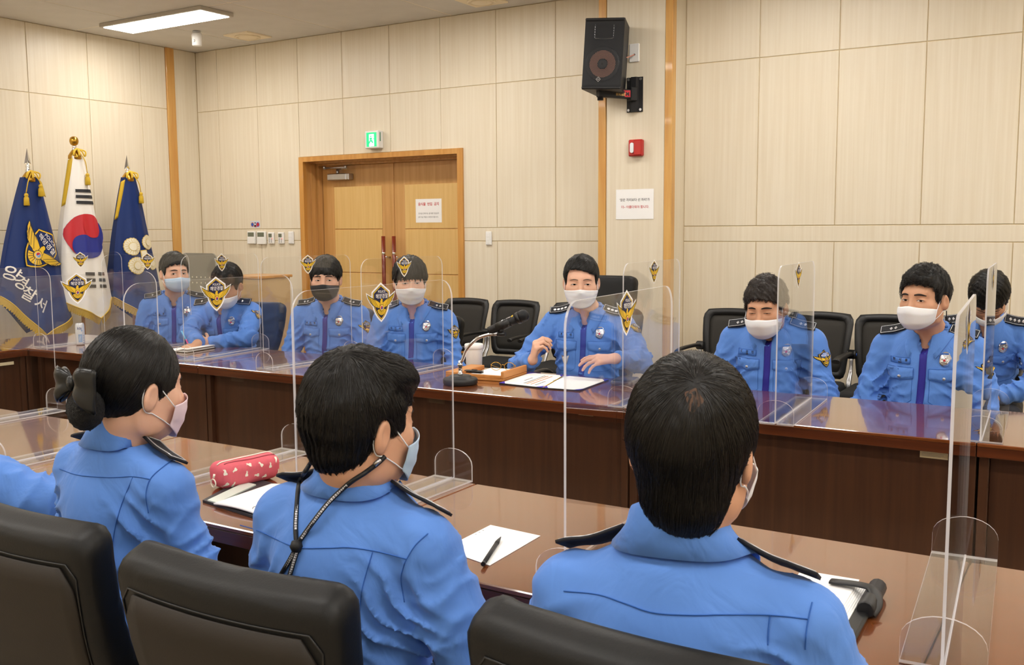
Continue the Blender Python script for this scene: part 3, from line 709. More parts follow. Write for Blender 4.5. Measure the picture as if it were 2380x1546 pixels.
def polygonize(sdf, lo, hi, h, lv=4):
    """surface nets on a sparse grid of cell size h; returns verts, quads"""
    lo = np.asarray(lo, float); hi = np.asarray(hi, float); n = 2**lv; H = h*n
    N = np.ceil((hi-lo)/H).astype(int); I = np.stack(np.meshgrid(*[np.arange(k) for k in N], indexing='ij'), -1).reshape(-1, 3)
    s = H
    for l in range(lv+1):
        d = sdf(lo+(I+.5)*s)
        I = I[np.abs(d) < s+.012]
        if l < lv:
            I = (I[:, None, :]*2+np.array([[i, j, k] for i in (0, 1) for j in (0, 1) for k in (0, 1)])).reshape(-1, 3); s /= 2
    B = 4096
    C8 = np.array([[i, j, k] for i in (0, 1) for j in (0, 1) for k in (0, 1)])
    cor = I[:, None, :]+C8; key = (cor[..., 0]*B+cor[..., 1])*B+cor[..., 2]
    u, inv = np.unique(key.ravel(), return_inverse=True); cc = np.stack([u//(B*B), (u//B) % B, u % B], -1)
    dv = sdf(lo+cc*h); D = dv[inv.reshape(key.shape)]
    act = (D.min(1) < 0) & (D.max(1) >= 0); I = I[act]; D = D[act]
    acc = np.zeros((len(I), 3)); cnt = np.zeros(len(I))
    for a, b in ((0, 1), (2, 3), (4, 5), (6, 7), (0, 2), (1, 3), (4, 6), (5, 7), (0, 4), (1, 5), (2, 6), (3, 7)):
        c = (D[:, a] < 0) != (D[:, b] < 0); t = np.where(c, D[:, a]/(D[:, a]-D[:, b]+1e-20), 0)
        acc += np.where(c[:, None], C8[a]+t[:, None]*(C8[b]-C8[a]), 0); cnt += c
    V = lo+(I+acc/cnt[:, None])*h
    ck = (I[:, 0]*B+I[:, 1])*B+I[:, 2]; od = np.argsort(ck); sk = ck[od]
    def find(k):
        p = np.clip(np.searchsorted(sk, k), 0, len(sk)-1); return np.where(sk[p] == k, od[p], -1)
    Q = []
    for ax in range(3):
        e = [1, 2, 4][2-ax]; c = (D[:, 0] < 0) != (D[:, e] < 0)
        i = np.where(c)[0]; st = [B*B, B, 1]; o1, o2 = st[(ax+1) % 3], st[(ax+2) % 3]; k = ck[i]
        q = np.stack([i, find(k-o1), find(k-o1-o2), find(k-o2)], -1); ok = (q >= 0).all(1); q = q[ok]; neg = D[i[ok], 0] < 0
        q[~neg] = q[~neg][:, ::-1]; Q.append(q)
    return V, np.concatenate(Q)
def mesh_obj(name, V, Q, mats, parent, smooth=True, mi=None):
    me = bpy.data.meshes.new(name); nq = len(Q); k = Q.shape[1]
    me.vertices.add(len(V)); me.vertices.foreach_set('co', np.ascontiguousarray(V, dtype=np.float32).ravel())
    me.loops.add(nq*k); me.loops.foreach_set('vertex_index', np.ascontiguousarray(Q, dtype=np.int32).ravel())
    me.polygons.add(nq); me.polygons.foreach_set('loop_start', np.arange(0, nq*k, k, dtype=np.int32))
    me.polygons.foreach_set('use_smooth', np.full(nq, smooth))
    for m in (mats if isinstance(mats, (list, tuple)) else [mats]): me.materials.append(m)
    if mi is not None: me.polygons.foreach_set('material_index', np.asarray(mi, np.int32))
    me.update(calc_edges=True); return link(name, me, parent)
def trace(sdf, P, d, n=40, far=.6):
    """march from P along d to the surface"""
    P = np.array(P, float); d = np.broadcast_to(np.asarray(d, float), P.shape); t = np.zeros(len(P))
    for _ in range(n):
        t = np.minimum(t+np.clip(sdf(P+d*t[:, None]), -.02, .1)*.85, far)
    return P+d*t[:, None]
def grad(sdf, P, e=.002):
    G = np.stack([sdf(P+np.eye(3)[i]*e)-sdf(P-np.eye(3)[i]*e) for i in range(3)], -1); return G/(np.linalg.norm(G, axis=1)[:, None]+1e-12)
def rotm(yaw=0, pitch=0, roll=0):
    """columns = axes: roll about y, then pitch about x (down positive), then yaw about z"""
    return np.array(Matrix.Rotation(yaw, 3, 'Z') @ Matrix.Rotation(-pitch, 3, 'X') @ Matrix.Rotation(roll, 3, 'Y'))

# ------------------------------------------------------------------ people
M_skin = mat('skin', 'e2b399', .5, sss=.12, noise=((9, 9, 9), .05), spec=.35)
M_skin2 = mat('tan skin', 'd19f80', .5, sss=.12, noise=((9, 9, 9), .05), spec=.35)
M_hair = mat('black hair', '0c0a09', .45, spec=.3, bump=((300, 300, 60), .35, .001))
M_hairb = mat('brown black hair', '1d1511', .45, spec=.4, bump=((300, 300, 60), .35, .001))
M_str = mat('hair strands', '15120f', .32, spec=.5); M_strb = mat('brown hair strands', '2a1e17', .35, spec=.5)
M_shirt = mat('blue uniform cotton', '5c8ad8', .75, sheen=.15, bump=((900, 900, 900), .12, .0006), spec=.2, wrinkle=((13, 13, 9), .38, .014))
M_shirtd = mat('blue uniform seam', '3563b2', .8, spec=.2)
M_plk = mat('navy placket', '241f8c', .7)
M_trou = mat('dark navy trousers', '14161f', .8)
M_epa = mat('shoulder board', '0c0e18', .75); M_silver = mat('silver thread', 'd8dadf', .35, .6)
M_maskw = mat('white mask', 'eceef2', .75, sss=.1); M_maskb = mat('pale blue mask', 'b9d2ea', .75); M_maskk = mat('black mask', '141416', .7); M_maskp = mat('pale pink mask', 'e9d3dc', .75)
M_brow = mat('eyebrow', '261b16', .8); M_eyew = mat('eye white', 'e4dfda', .3); M_iris = mat('dark iris', '1a100b', .15)
M_lip = M_lip
M_badge = mat('silver badge', 'd3d5d8', .22, .85)
M_btn = mat('silver button', 'cfd0d2', .3, .7)
M_tagb = mat('name tag blue', '4f84da', .7)

HEAD_OVAL = dict(face=1.0)
def head_sdf(q):
    """bare head in the head frame: face towards +y, z up, origin between the ears at eye height"""
    x = np.abs(q[:, 0]); qs = np.stack([x, q[:, 1], q[:, 2]], -1)
    d = ell(q, (0, -.012, .030), (.0755, .0935, .083))
    d = smin(d, ell(q, (0, .030, -.030), (.066, .066, .088)), .03)
    d = smin(d, ell(q, (0, .040, -.078), (.047, .046, .036)), .025)
    d = smin(d, ell(qs, (.044, .050, -.026), (.026, .027, .024)), .02)
    d = smin(d, ell(qs, (.058, .0, -.062), (.014, .03, .035)), .03)
    d = smin(d, rcone(qs, (.0, .085, .024), (.040, .072, .026), .010, .009), .02)
    d = smax(d, -ell(qs, (.033, .101, .0), (.019, .016, .011)), .014)
    d = smin(d, ell(qs, (.032, .0745, .0), (.0165, .0125, .0105)), .007)
    d = smin(d, rcone(q, (0, .090, .010), (0, .108, -.034), .0075, .0115), .012)
    d = smin(d, ell(qs, (.011, .100, -.037), (.009, .010, .008)), .008)
    d = smin(d, ell(q, (0, .088, -.064), (.024, .012, .006)), .006); d = smin(d, ell(q, (0, .087, -.074), (.021, .012, .006)), .006)
    # ears
    e = ell(qs, (.0815, -.010, -.012), (.0085, .019, .032), np.array(Matrix.Rotation(-.25, 3, 'X')@Matrix.Rotation(.35, 3, 'Z')))
    e = smax(e, -ell(qs, (.0935, -.004, -.009), (.0105, .012, .021)), .004)
    return smin(d, e, .008)
def hair_sdf(q, st):
    x = np.abs(q[:, 0]); t = st.get('t', .014); tt = st.get('top', .022); seed = st.get('seed', 1)
    d = ell(q, (0, -.014+st.get('yo', 0), .032), (.0765+t, .094+t, .084+tt))
    if st.get('vol'):                                       # lifted front or crown
        for c, r in st['vol']: d = smin(d, ell(q, c, r), .02)
    d = d-st.get('rough', .0025)*wav(q, (150, 120, 60), seed)
    zf = st['zf']-st.get('drop', .02)*(x/.07)**2+st.get('part', 0)*np.clip(q[:, 0]*st.get('ps', 1)/.05, -1, 1)*.01+st.get('jag', .003)*np.sin(q[:, 0]*230+seed)+st.get('jag', .003)*.7*np.sin(q[:, 0]*430+2*seed)
    yt = st.get('yt', .034)-.10*np.clip(-.002-q[:, 2], 0, .05)
    rem = smax(-(q[:, 1]-yt), q[:, 2]-zf, .006)
    d = smax(d, -rem, .005)
    zn = np.interp(q[:, 1], [-.10, -.055, -.03, .005, .03], [st.get('nape', -.078), st.get('nape', -.078)+.004, -.045, st.get('burn', -.018), st.get('burn', -.018)])
    d = smax(d, zn-q[:, 2]+.002*np.sin(q[:, 0]*300), .008)
    if st.get('taper', 1):                                  # hair thins towards the nape
        inner = ell(q, (0, -.012, .030), (.0755, .0935, .083)); lim = np.interp(q[:, 2], [-.08, -.02, .03], [.005, .012, .04])
        nk = rcone(q, (0, -.035, -.03), (0, -.042, -.12), .063, .056)
        d = smax(d, smin(inner, nk, .03)-lim, .01)
    if st.get('ear', 1):
        qs = np.stack([x, q[:, 1], q[:, 2]], -1); d = smax(d, -ell(qs, (.088, -.006, -.014), (.022, .023, .036)), .006)
    return d
def patch_fn(sdf, org, u, v, n, lift):
    """returns f(P2, k): 2D coordinates on a patch, projected along -n onto the surface, lifted by lift + k"""
    org, u, v, n = (np.asarray(a, float) for a in (org, u, v, n))
    def f(P2, k=0.0):
        P2 = np.asarray(P2, float); P = org+P2[:, :1]*u+P2[:, 1:2]*v+n*.09
        return trace(sdf, P, -n, 26, .3)+n*(lift+k)
    return f
def patch_slab(mb, f, x0, y0, x1, y1, nx, ny, t, mi=0, shape=None):
    X, Y = np.meshgrid(np.linspace(x0, x1, nx), np.linspace(y0, y1, ny)); P = np.stack([X, Y], -1).reshape(-1, 2)
    if shape is not None: P = shape(P)
    mb.slab(f(P, t).reshape(ny, nx, 3), t*1.6, mi, True)
def patch_line(mb, f, pts, r, mi=0, n=None, closed=False):
    P = np.array(pts, float)
    if closed: P = np.vstack([P, P[:1]])
    out = []
    for a, b in zip(P[:-1], P[1:]):
        k = max(2, int(np.linalg.norm(b-a)/.012)+1); out += [a+(b-a)*t for t in np.linspace(0, 1, k)[:-1]]
    out.append(P[-1]); mb.tube(f(np.array(out), 0), r, 5, mi)
def ik(s, w, l1, l2, hint):
    s, w, hint = (np.asarray(a, float) for a in (s, w, hint)); d = w-s; L = min(np.linalg.norm(d), (l1+l2)*.999); u = d/np.linalg.norm(d)
    a = (l1*l1-l2*l2+L*L)/(2*L); h = math.sqrt(max(l1*l1-a*a, 1e-6)); p = hint-u*(hint@u); p /= np.linalg.norm(p)
    return s+u*a+p*h, s+u*L
def hand_prims(w, X, N, side, curl, thumb=(.75, .55, -.2), tcurl=.3, spread=.05):
    """round cones of a hand from wrist w; X finger direction, N back of the hand, side +1 right / -1 left"""
    X = np.asarray(X, float)/np.linalg.norm(X); N = np.asarray(N, float); N = N-X*(N@X); N /= np.linalg.norm(N); T = -np.cross(X, N)*side
    pr = []; w = np.asarray(w, float)
    lat = (.027, .009, -.009, -.026); kn = (.083, .087, .083, .075); ln = ((.041, .025, .021), (.045, .029, .022), (.042, .027, .021), (.032, .021, .019)); rr = (.0088, .0090, .0084, .0074)
    for i in range(4):
        k = w+X*kn[i]+T*lat[i]-N*.004*abs(i-1.3); pr.append((w+X*.01+T*lat[i]*.55, k, .0125, .0112, 'p'))
        a = 0; p = k; c = curl[i] if hasattr(curl[i], '__len__') else (curl[i],)*3
        D0 = X+T*spread*(1.5-i); D0 /= np.linalg.norm(D0)
        for j in range(3):
            a += c[j]; D = D0*math.cos(a)-N*math.sin(a); q = p+D*ln[i][j]; pr.append((p, q, rr[i]*(1-.08*j), rr[i]*(.92-.09*j), 'f%d' % i)); p = q
    b = w+X*.022+T*.022-N*.008; D = X*thumb[0]+T*thumb[1]+N*thumb[2]; D /= np.linalg.norm(D); p = b
    pr.append((w+X*.012+T*.008, b, .014, .0145, 'p'))
    ax = np.cross(D, T); ax /= np.linalg.norm(ax)+1e-9
    for j, (l, r) in enumerate(((.042, .0125), (.031, .0105), (.026, .0092))):
        q = p+D*l; pr.append((p, q, r, r*.9, 't')); p = q
        V = X-N*.3-T*.4; D = D+V*tcurl*.5; D /= np.linalg.norm(D)
    return pr
def hand_sdf(P, pr, ctr, rad=.17):
    dc = np.sqrt(((P-ctr)**2).sum(1)); out = dc-rad+.03; m = dc < rad
    if m.any():
        Q = P[m]; d = None; by = {}
        for a, b, r1, r2, g in pr:
            e = rcone(Q, a, b, r1, r2); by[g] = e if g not in by else smin(by[g], e, .012 if g == 'p' else .003)
        d = by.pop('p')
        for g, e in by.items(): d = smin(d, e, .009)
        out[m] = d
    return out

def person(name, label, spec):
    S = spec; psi = S['psi']; x, y = S['pos']; sc = S.get('s', 1.0)
    if ONLY is not None and name not in ONLY: return None
    root = thing('person', label, 'person', (x, y, 0), psi, S.get('group'))
    Rz = np.array(Matrix.Rotation(psi, 3, 'Z')); o3 = np.array([x, y, 0.0])
    W2L = lambda p: (np.asarray(p, float)-o3)@Rz          # world to local
    L2W = lambda p: np.asarray(p, float)@Rz.T+o3
    lean = S.get('lean', .05); side = S.get('sway', 0.0); tw = S.get('tw', 0.0)
    Tm = np.array(Matrix.Rotation(tw, 3, 'Z')@Matrix.Rotation(side, 3, 'Y')@Matrix.Rotation(-lean, 3, 'X')); To = np.array([0, 0, S.get('hip', .50)])
    tl = lambda p: np.asarray(p, float)*np.array([sc, sc, 1])@Tm.T+To       # torso frame to local
    toT = lambda P: (P-To)@Tm/np.array([sc, sc, 1])
    nb = tl((0, -.012, .488))
    hc = W2L(S['head']) if 'head' in S else tl((0, .03, .665))
    Rh = rotm(S.get('hyaw', 0), S.get('hpitch', 0), S.get('hroll', 0)); hs = S.get('hs', 1.0)
    toH = lambda P: ((P-hc)@Rh)/hs
    h2l = lambda p: np.asarray(p, float)@Rh.T*hs+hc
    # ---- arms
    arms = []
    for k in (-1, 1):                                       # -1 = the person's left
        sh = tl((k*S.get('sw', .172), -.012, .418+S.get('sz', 0))); a = S.get('armL' if k < 0 else 'armR', {})
        w = W2L(a['w']) if 'w' in a else np.array([k*.11, .24, .585]) if 'wl' not in a else np.array(a['wl'], float)
        hint = np.array(a.get('hint', (k*.9, -.55, -.75)), float)
        el, w = ik(sh, w, .265*sc, .235*sc, hint); X = (w-el)/np.linalg.norm(w-el)
        fx = np.asarray(a['X'], float)@Rz if 'X' in a else X; fn = np.asarray(a['N'], float)@Rz if 'N' in a else np.array([0, 0, 1.0])
        arms.append(dict(k=k, sh=sh, el=el, w=w, X=X, hp=hand_prims(w, fx, fn, k, a.get('curl', (.35, .4, .45, .5)), a.get('thumb', (.75, .55, -.2)), a.get('tc', .3), a.get('spread', .05)), hctr=w+fx/np.linalg.norm(fx)*.09))
    # ---- body
    nk0 = h2l((0, -.022, -.07)); nk1 = nb
    hcen = h2l((0, 0, -.03))
    def body(P):
        dc = np.sqrt(((P-hcen)**2).sum(1)); m = dc < .19
        d = dc-.14
        if m.any():
            d[m] = head_sdf(toH(P[m]))*hs
        nd = rcone(P, nk0, nk1, S.get('neck', .056), S.get('neck', .056)+.003); nd = smin(nd, rcone(P, nk1, tl((0, 0, .40)), .058, .05), .03)
        d = smin(d, nd, .022)
        d = smin(d, rcone(P, tl((0, 0, .42)), tl((0, 0, .1)), .05, .05), .03)
        for a in arms:
            d = smin(d, rcone(P, tl((0, 0, .40)), a['sh'], .03, .025), .02); d = smin(d, rcone(P, a['sh'], a['el'], .026, .024), .01)
            d = smin(d, rcone(P, a['el'], a['w'], .026, .0235), .01); d = smin(d, hand_sdf(P, a['hp'], a['hctr']), .016)
        return d
    pts = np.array([h2l((sx*.12, sy*.13, sz*.14)) for sx in (-1, 1) for sy in (-1, 1) for sz in (-1, 1)]+[a['w'] for a in arms]+[a['hctr'] for a in arms]+[a['el'] for a in arms]+[tl((0, 0, 0))])
    V, Q = polygonize(body, pts.min(0)-.14, pts.max(0)+.14, S.get('res', .0034))
    skin = S.get('skin', M_skin); bo = mesh_obj('body', V, Q, skin, root)
    # ---- shirt
    fs = S.get('fs', 3); fold = S.get('fold', 1.4)
    def shirt(P, folds=True, armson=True):
        q = toT(P)
        d = ell(q, (0, .002, .335), (.170, .112, .19)); d = smin(d, ell(q, (0, .012, .13), (.152, .122, .20)), .06)
        d = smin(d, ell(q, (0, -.025, .38), (.165, .085, .10)), .04); d = smin(d, ell(q, (0, -.030, .462), (.072, .062, .056)), .03)
        for k in (-1, 1): d = smin(d, rcone(q, (k*.045, -.022, .452), (k*.160, -.018, .424+S.get('sz', 0)), .044, .052), .03)
        arm = None
        for a in (arms if armson else ()):
            e = rcone(P, a['sh'], a['el'], .062*sc, .052*sc); f = rcone(P, a['el'], a['w']-a['X']*.012, .051*sc, .039*sc)
            cuff = np.clip(1-np.abs((P-(a['w']-a['X']*.035))@a['X'])/.03, 0, 1); f = f-.003*np.sqrt(cuff)
            f = smax(f, (P-(a['w']-a['X']*.006))@a['X'], .004)
            e = smin(e, f, .02)
            if folds:
                u = (a['el']-a['sh']); L1 = np.linalg.norm(u); u = u/L1; t = (P-a['sh'])@u; t2 = (P-a['el'])@a['X']
                near = np.exp(-((P-a['el'])**2).sum(1)/.012)+.55*np.exp(-((P-a['sh']-u*.09)**2).sum(1)/.006)
                rp = wav(P, (16, 16, 16), fs+a['k'])
                e = e-fold*(.008*near*crease(52*t+2.6*rp+1.3*a['k'])+.0055*crease(44*t2+3*rp+fs)*np.exp(-(t2-.1)**2/.02)+.003*rp)
            d = smin(d, e, .026)
        if folds:
            w = wav(P, (14, 14, 14), fs+11); low = np.clip((.34-q[:, 2])/.25, 0, 1)
            arp = np.exp(-((np.abs(q[:, 0])-.15)**2/.004+(q[:, 2]-.30)**2/.009))
            d = d-fold*(.004*w*(.35+low)+.009*arp*crease(q[:, 2]*58+np.abs(q[:, 0])*48+2.2*w)+.009*low*crease(q[:, 2]*30+q[:, 0]*20*np.sin(fs)+2.6*w))
        if S.get('front', True): d = smax(d, -ell(q, (0, .085, .475), (.026, .055, .062)), .008)
        # hollow for the neck
        d = smax(d, -(rcone(P, nk0, nk1, .0575, .0595)), .004)
        d = smax(d, .0-q[:, 2]-.0, .01)
        return d
    pts = np.array([tl((sx*.25, sy*.16, sz)) for sx in (-1, 1) for sy in (-1, 1) for sz in (.0, .53)]+[a['w'] for a in arms]+[a['el'] for a in arms])
    V, Q = polygonize(shirt, pts.min(0)-.07, pts.max(0)+.07, S.get('sres', .0075))
    so = mesh_obj('shirt', V, Q, M_shirt, root)
    # ---- collar
    m = MB(); th0 = S.get('open', .42); rows = []
    ths = np.linspace(th0, 2*PI-th0, 41); cz = .488
    wf = (np.cos(ths)+1)/2; cx_, cy_ = np.sin(ths), np.cos(ths)
    zf = cz+.046+S.get('cr', 0)*(1-wf)-.050*wf**2-.014*np.exp(-((ths-th0)/.25)**2)-.014*np.exp(-((2*PI-th0-ths)/.25)**2)
    tip = np.exp(-((ths-th0)/.28)**2)+np.exp(-((2*PI-th0-ths)/.28)**2)
    def ringp(r, z, ox=1.0): return tl(np.stack([cx_*r*ox, -.012+cy_*r*.98+(z-cz)*.12*0, z], -1))
    rows.append(ringp(.0605, zf-.022-.053*(1-wf))); rows.append(ringp(.0625, zf-.008)); rows.append(ringp(.0650, zf)); rows.append(ringp(.0690, zf-.002)); rows.append(ringp(.0715, zf-.008))
    zo = zf-.053-.5*S.get('cr', 0)-.008*wf; mid = ringp(.078+.005*tip, zf-.024-.004*tip); out = ringp(.086+.012*tip, zo-.024*tip, 1.04+.10*tip)
    for A, mn in ((mid, .010), (out, .009)):
        for _ in range(6):
            dd = shirt(A, True); A += grad(shirt, A)*np.clip(mn-dd, 0, .02)[:, None]
    dd = shirt(out); out = out-grad(shirt, out)*np.clip(dd-.010, 0, .04)[:, None]
    for A in (mid, out):
        for _ in range(5): A[1:-1] = (A[:-2]+2*A[1:-1]+A[2:])/4
        for _ in range(3): A += (grad(shirt, A)*np.clip(.0075-shirt(A), 0, .02)[:, None])
        for _ in range(2): A[1:-1] = (A[:-2]+2*A[1:-1]+A[2:])/4
    rows += [mid, out]; m.slab(np.array(rows), -.0026, 0, True)
    m.build('collar', M_shirt, so)
    # ---- shoulder boards: stiff, tipped towards the front of the shoulder
    for k in (-1, 1):
        U_ = np.linspace(0, 1, 9); v3 = lambda e: (lambda q: q/np.linalg.norm(q))(tl(e)-tl((0, 0, 0))); tp = S.get('tip', .62)
        n = v3((k*.12, math.sin(tp), math.cos(tp))); base = trace(shirt, np.array([tl((k*(.080+.108*t), .006, .56)) for t in U_]), -v3((0, .12, 1)), 40, .3)
        lin_ = base[0]+(base[-1]-base[0])*U_[:, None]; base = .5*base+.5*lin_; u = base[-1]-base[0]; u /= np.linalg.norm(u); n = n-u*(n@u); n /= np.linalg.norm(n); v = np.cross(n, u)*k; v /= np.linalg.norm(v)
        rise = max(0.0, .004-min(shirt(base+v*w_+n*.0).min() for w_ in (-.022, 0, .022)))*.8
        def bp_(x, y, h=0.0): # x along the board -.054..+.054, y across
            t = np.clip((np.asarray(x)+.054)/.108, 0, 1); B = np.stack([np.interp(t, U_, base[:, i]) for i in range(3)], -1); return B+v*np.asarray(y)[..., None]+n*(rise+h)
        X, Y = np.meshgrid(np.linspace(-.054, .054, 9), np.linspace(-.024, .024, 5)); m = MB(); G = bp_(X.ravel(), Y.ravel(), .0055).reshape(5, 9, 3); m.slab(G if k > 0 else G[::-1], .005); ep = m.build('shoulder_board', M_epa, so)
        def loop(P, r, mm_, nm, par):
            P = np.array(P+[P[0]]); Q_ = np.concatenate([P[i]+(P[i+1]-P[i])*np.linspace(0, 1, 8)[:-1, None] for i in range(len(P)-1)]+[P[:1]]); m = MB(); m.tube(bp_(Q_[:, 0], Q_[:, 1], .0062), r, 5); m.build(nm, mm_, par)
        loop([(-.050, -.020), (.050, -.020), (.050, .020), (-.050, .020)], .0011, M_silver, 'silver_border', ep)
        nr = S.get('rank', 2); m = MB()
        for i in range(nr):
            c0 = (i-(nr-1)/2)*.0185
            P4 = np.array([(c0-.0066, 0), (c0, -.0095), (c0+.0066, 0), (c0, .0095)]) if S.get('rk', 'd') == 'd' else np.array([(c0+.0082*math.cos(t)*(1 if j % 2 else .8), .0082*math.sin(t)*(1 if j % 2 else .8)) for j, t in enumerate(np.linspace(0, 2*PI, 13)[:-1])])
            B = bp_(P4[:, 0], P4[:, 1], .0056); kk = len(B); m.put(np.vstack([B, bp_(np.array([c0]), np.array([0.0]), .0095)]), [(j, (j+1) % kk, kk) for j in range(kk)])
        if nr: m.build('rank_mark', M_silver, ep)
        m = MB(); B0 = base[0]+n*(rise+.002); inn = B0-u*.034; sd_ = np.linspace(-.017, .017, 4); G = np.stack([inn+v*e-n*.004 for e in sd_]); G2 = np.stack([B0+v*e+u*.004 for e in sd_]); Gm = (G+G2)/2+n*.004; GG = np.stack([G, Gm, G2]); m.slab(GG if k < 0 else GG[:, ::-1], .003); st = m.build('shoulder_strap', M_shirt, so)
        m = MB(); c3 = Gm.mean(0)+n*.0015; m.X = Matrix(np.column_stack([u, v*k, n]).tolist()).to_4x4(); m.X.translation = Vector(c3); m.lathe([(.0062, -.003), (.0062, .001), (.005, .0022), (0, .0018)], n=10); m.build('button', M_shirtd, st)
    xT, yT, zT = (tl(e)-tl((0, 0, 0)) for e in ((1, 0, 0), (0, 1, 0), (0, 0, 1))); xT /= np.linalg.norm(xT)
    det = S.get('detail', 2)
    if S.get('front', True) and det:
        # the wearer faces +y: seen from the front his right hand (+x) is on the viewer's left
        U = -xT; fr = lambda px, pz, lift: patch_fn(lambda P: shirt(P, True, False), tl((px, .16, pz)), U, zT, yT, lift)
        f = fr(0, .2, .0012); m = MB(); patch_slab(m, f, -.014, -.19, .014, .232, 4, 22, .0016, 0, lambda P: np.stack([P[:, 0]+.006*np.sin(P[:, 1]*9), P[:, 1]], -1)); m.build('placket', M_plk, so)
        for sx in (1, -1):
            f = fr(sx*.085, .345, .001); m = MB()
            flap = lambda P: np.stack([P[:, 0], P[:, 1]-np.where(P[:, 1] < 0, .012*(1-np.abs(P[:, 0])/.058), 0)], -1)
            patch_slab(m, f, -.056, -.030, .056, .012, 9, 4, .0024, 0, flap); pk = m.build('pocket_flap', M_shirt, so)
            f2 = fr(sx*.085, .345, .0035); m = MB(); patch_line(m, f2, [(-.056, .012), (-.056, -.03), (0, -.042), (.056, -.03), (.056, .012)], .0009, closed=True)
            f3 = fr(sx*.085, .345, .0006); patch_line(m, f3, [(-.052, -.03), (-.052, -.12), (-.03, -.135), (.03, -.135), (.052, -.12), (.052, -.03)], .0009); m.build('pocket_seam', M_shirtd, so)
            c3 = f2(np.array([[0, -.026]]), 0)[0]; m = MB(); m.X = Matrix(np.column_stack([xT, zT, -yT*-1]).tolist()).to_4x4(); m.X.translation = Vector(c3); m.lathe([(.0065, -.002), (.0065, .002), (.004, .004), (0, .0045)], n=12); m.build('button', M_btn, pk)
        # badge on the wearer's left breast
        f = fr(-.085, .398, .004); m = MB()
        ov = lambda s, c=0: [(s*.021*math.cos(t)*(1+.08*math.cos(5*t)), s*.029*math.sin(t)+c) for t in np.linspace(0, 2*PI, 25)[:-1]]
        G = f(np.array(ov(1)), 0); G2 = f(np.array(ov(.8)), .004); c = f(np.array([(0, 0)]), .0055)[0]; kk = len(G)
        m.put(np.vstack([G, G2, c[None]]), [(j, (j+1) % kk, kk+(j+1) % kk, kk+j) for j in range(kk)]+[(kk+j, kk+(j+1) % kk, 2*kk) for j in range(kk)], 0, False)
        for t in np.linspace(0, 2*PI, 6)[:-1]:
            P = np.array([(.0105*math.cos(t)+.0042*math.cos(a), -.003+.0105*math.sin(t)+.0042*math.sin(a)) for a in np.linspace(0, 2*PI, 9)[:-1]]); G = f(P, .0056); m.put(np.vstack([G, f(P.mean(0)[None], .0085)]), [(j, (j+1) % 8, 8) for j in range(8)], 0, True)
        P = np.array(ring2(0, -.003, .0048, 10)); m.put(f(P, .0078), [list(range(10))], 1); m.put(f(np.array([(-.014, .018), (.014, .018), (.012, .024), (-.012, .024)]), .0056), [(0, 1, 2, 3)], 2)
        m.build('badge', [M_badge, M_red, M_shirtd], so)
        f = fr(.085, .382, .001); m = MB(); patch_slab(m, f, -.042, -.011, .042, .013, 6, 3, .0016); nt_ = m.build('name_tag', M_tagb, so)
        m = MB(); f2 = fr(.085, .382, .0032); patch_line(m, f2, [(-.042, -.011), (.042, -.011), (.042, .013), (-.042, .013)], .0008, closed=True)
        nm = S.get('tag')
        if nm:
            for i, ch in enumerate(nm[0]):
                Vt, Ft = text_mesh(ch, .0125, .03); m.put(f2(Vt+np.array([(-.026+.026*i), .004]), .0006), Ft, 1)
            Vt, Ft = text_mesh(nm[1], .007, .05); m.put(f2(Vt+np.array([0, -.006]), .0006), Ft, 1)
        m.build('lettering', [M_shirtd, M_ink], nt_)
    # sleeve patch on the wearer's left arm
    if det:
        a = arms[0]; u = a['el']-a['sh']; L1 = np.linalg.norm(u); u /= L1; on_ = np.asarray(S.get('pn', (-.75, .65, .1)), float); on_ = tl(on_)-tl((0, 0, 0)); on_ = on_-u*(on_@u); on_ /= np.linalg.norm(on_)
        f = patch_fn(shirt, a['sh']+u*.085, np.cross(-u, on_), -u, on_, .0025)
        m = MB(); emblem(m, lambda P, k: f(np.asarray(P), k), .082, .035, 3, .0003, True, det > 1); m.build('sleeve_patch', EM_MATS, so)
    # ---- trousers and shoes
    tr = spec.get('legs', True)
    if tr:
        knees = S.get('knee', (.13, .40, .50)); feet = S.get('foot', (.13, .38, .06))
        def trou(P):
            d = ell(P, (0, -.01, .49), (.165, .125, .09))
            for k in (-1, 1):
                d = smin(d, rcone(P, (k*.085, 0, .50), (k*knees[0], knees[1], knees[2]), .085, .062), .03); d = smin(d, rcone(P, (k*knees[0], knees[1], knees[2]), (k*feet[0], feet[1], feet[2]+.03), .062, .05), .02)
            return d+.003*wav(P, (22, 22, 22), fs)
        V, Q = polygonize(trou, (-.3, -.2, 0), (.3, .65, .7), .014, 3); mesh_obj('trousers', V, Q, M_trou, root)
        for k in (-1, 1):
            def shoe(P): return smax(smin(ell(P, (k*feet[0], feet[1]+.0, .05), (.045, .07, .05)), ell(P, (k*feet[0], feet[1]+.10, .035), (.048, .10, .038)), .03), -P[:, 2], .004)
            V, Q = polygonize(shoe, (k*feet[0]-.1, feet[1]-.12, -.02), (k*feet[0]+.1, feet[1]+.25, .14), .01, 2); mesh_obj('shoe', V, Q, M_black, root)
    # ---- face
    hsd = lambda q: head_sdf(q)
    hroot = lambda pts: h2l(pts)
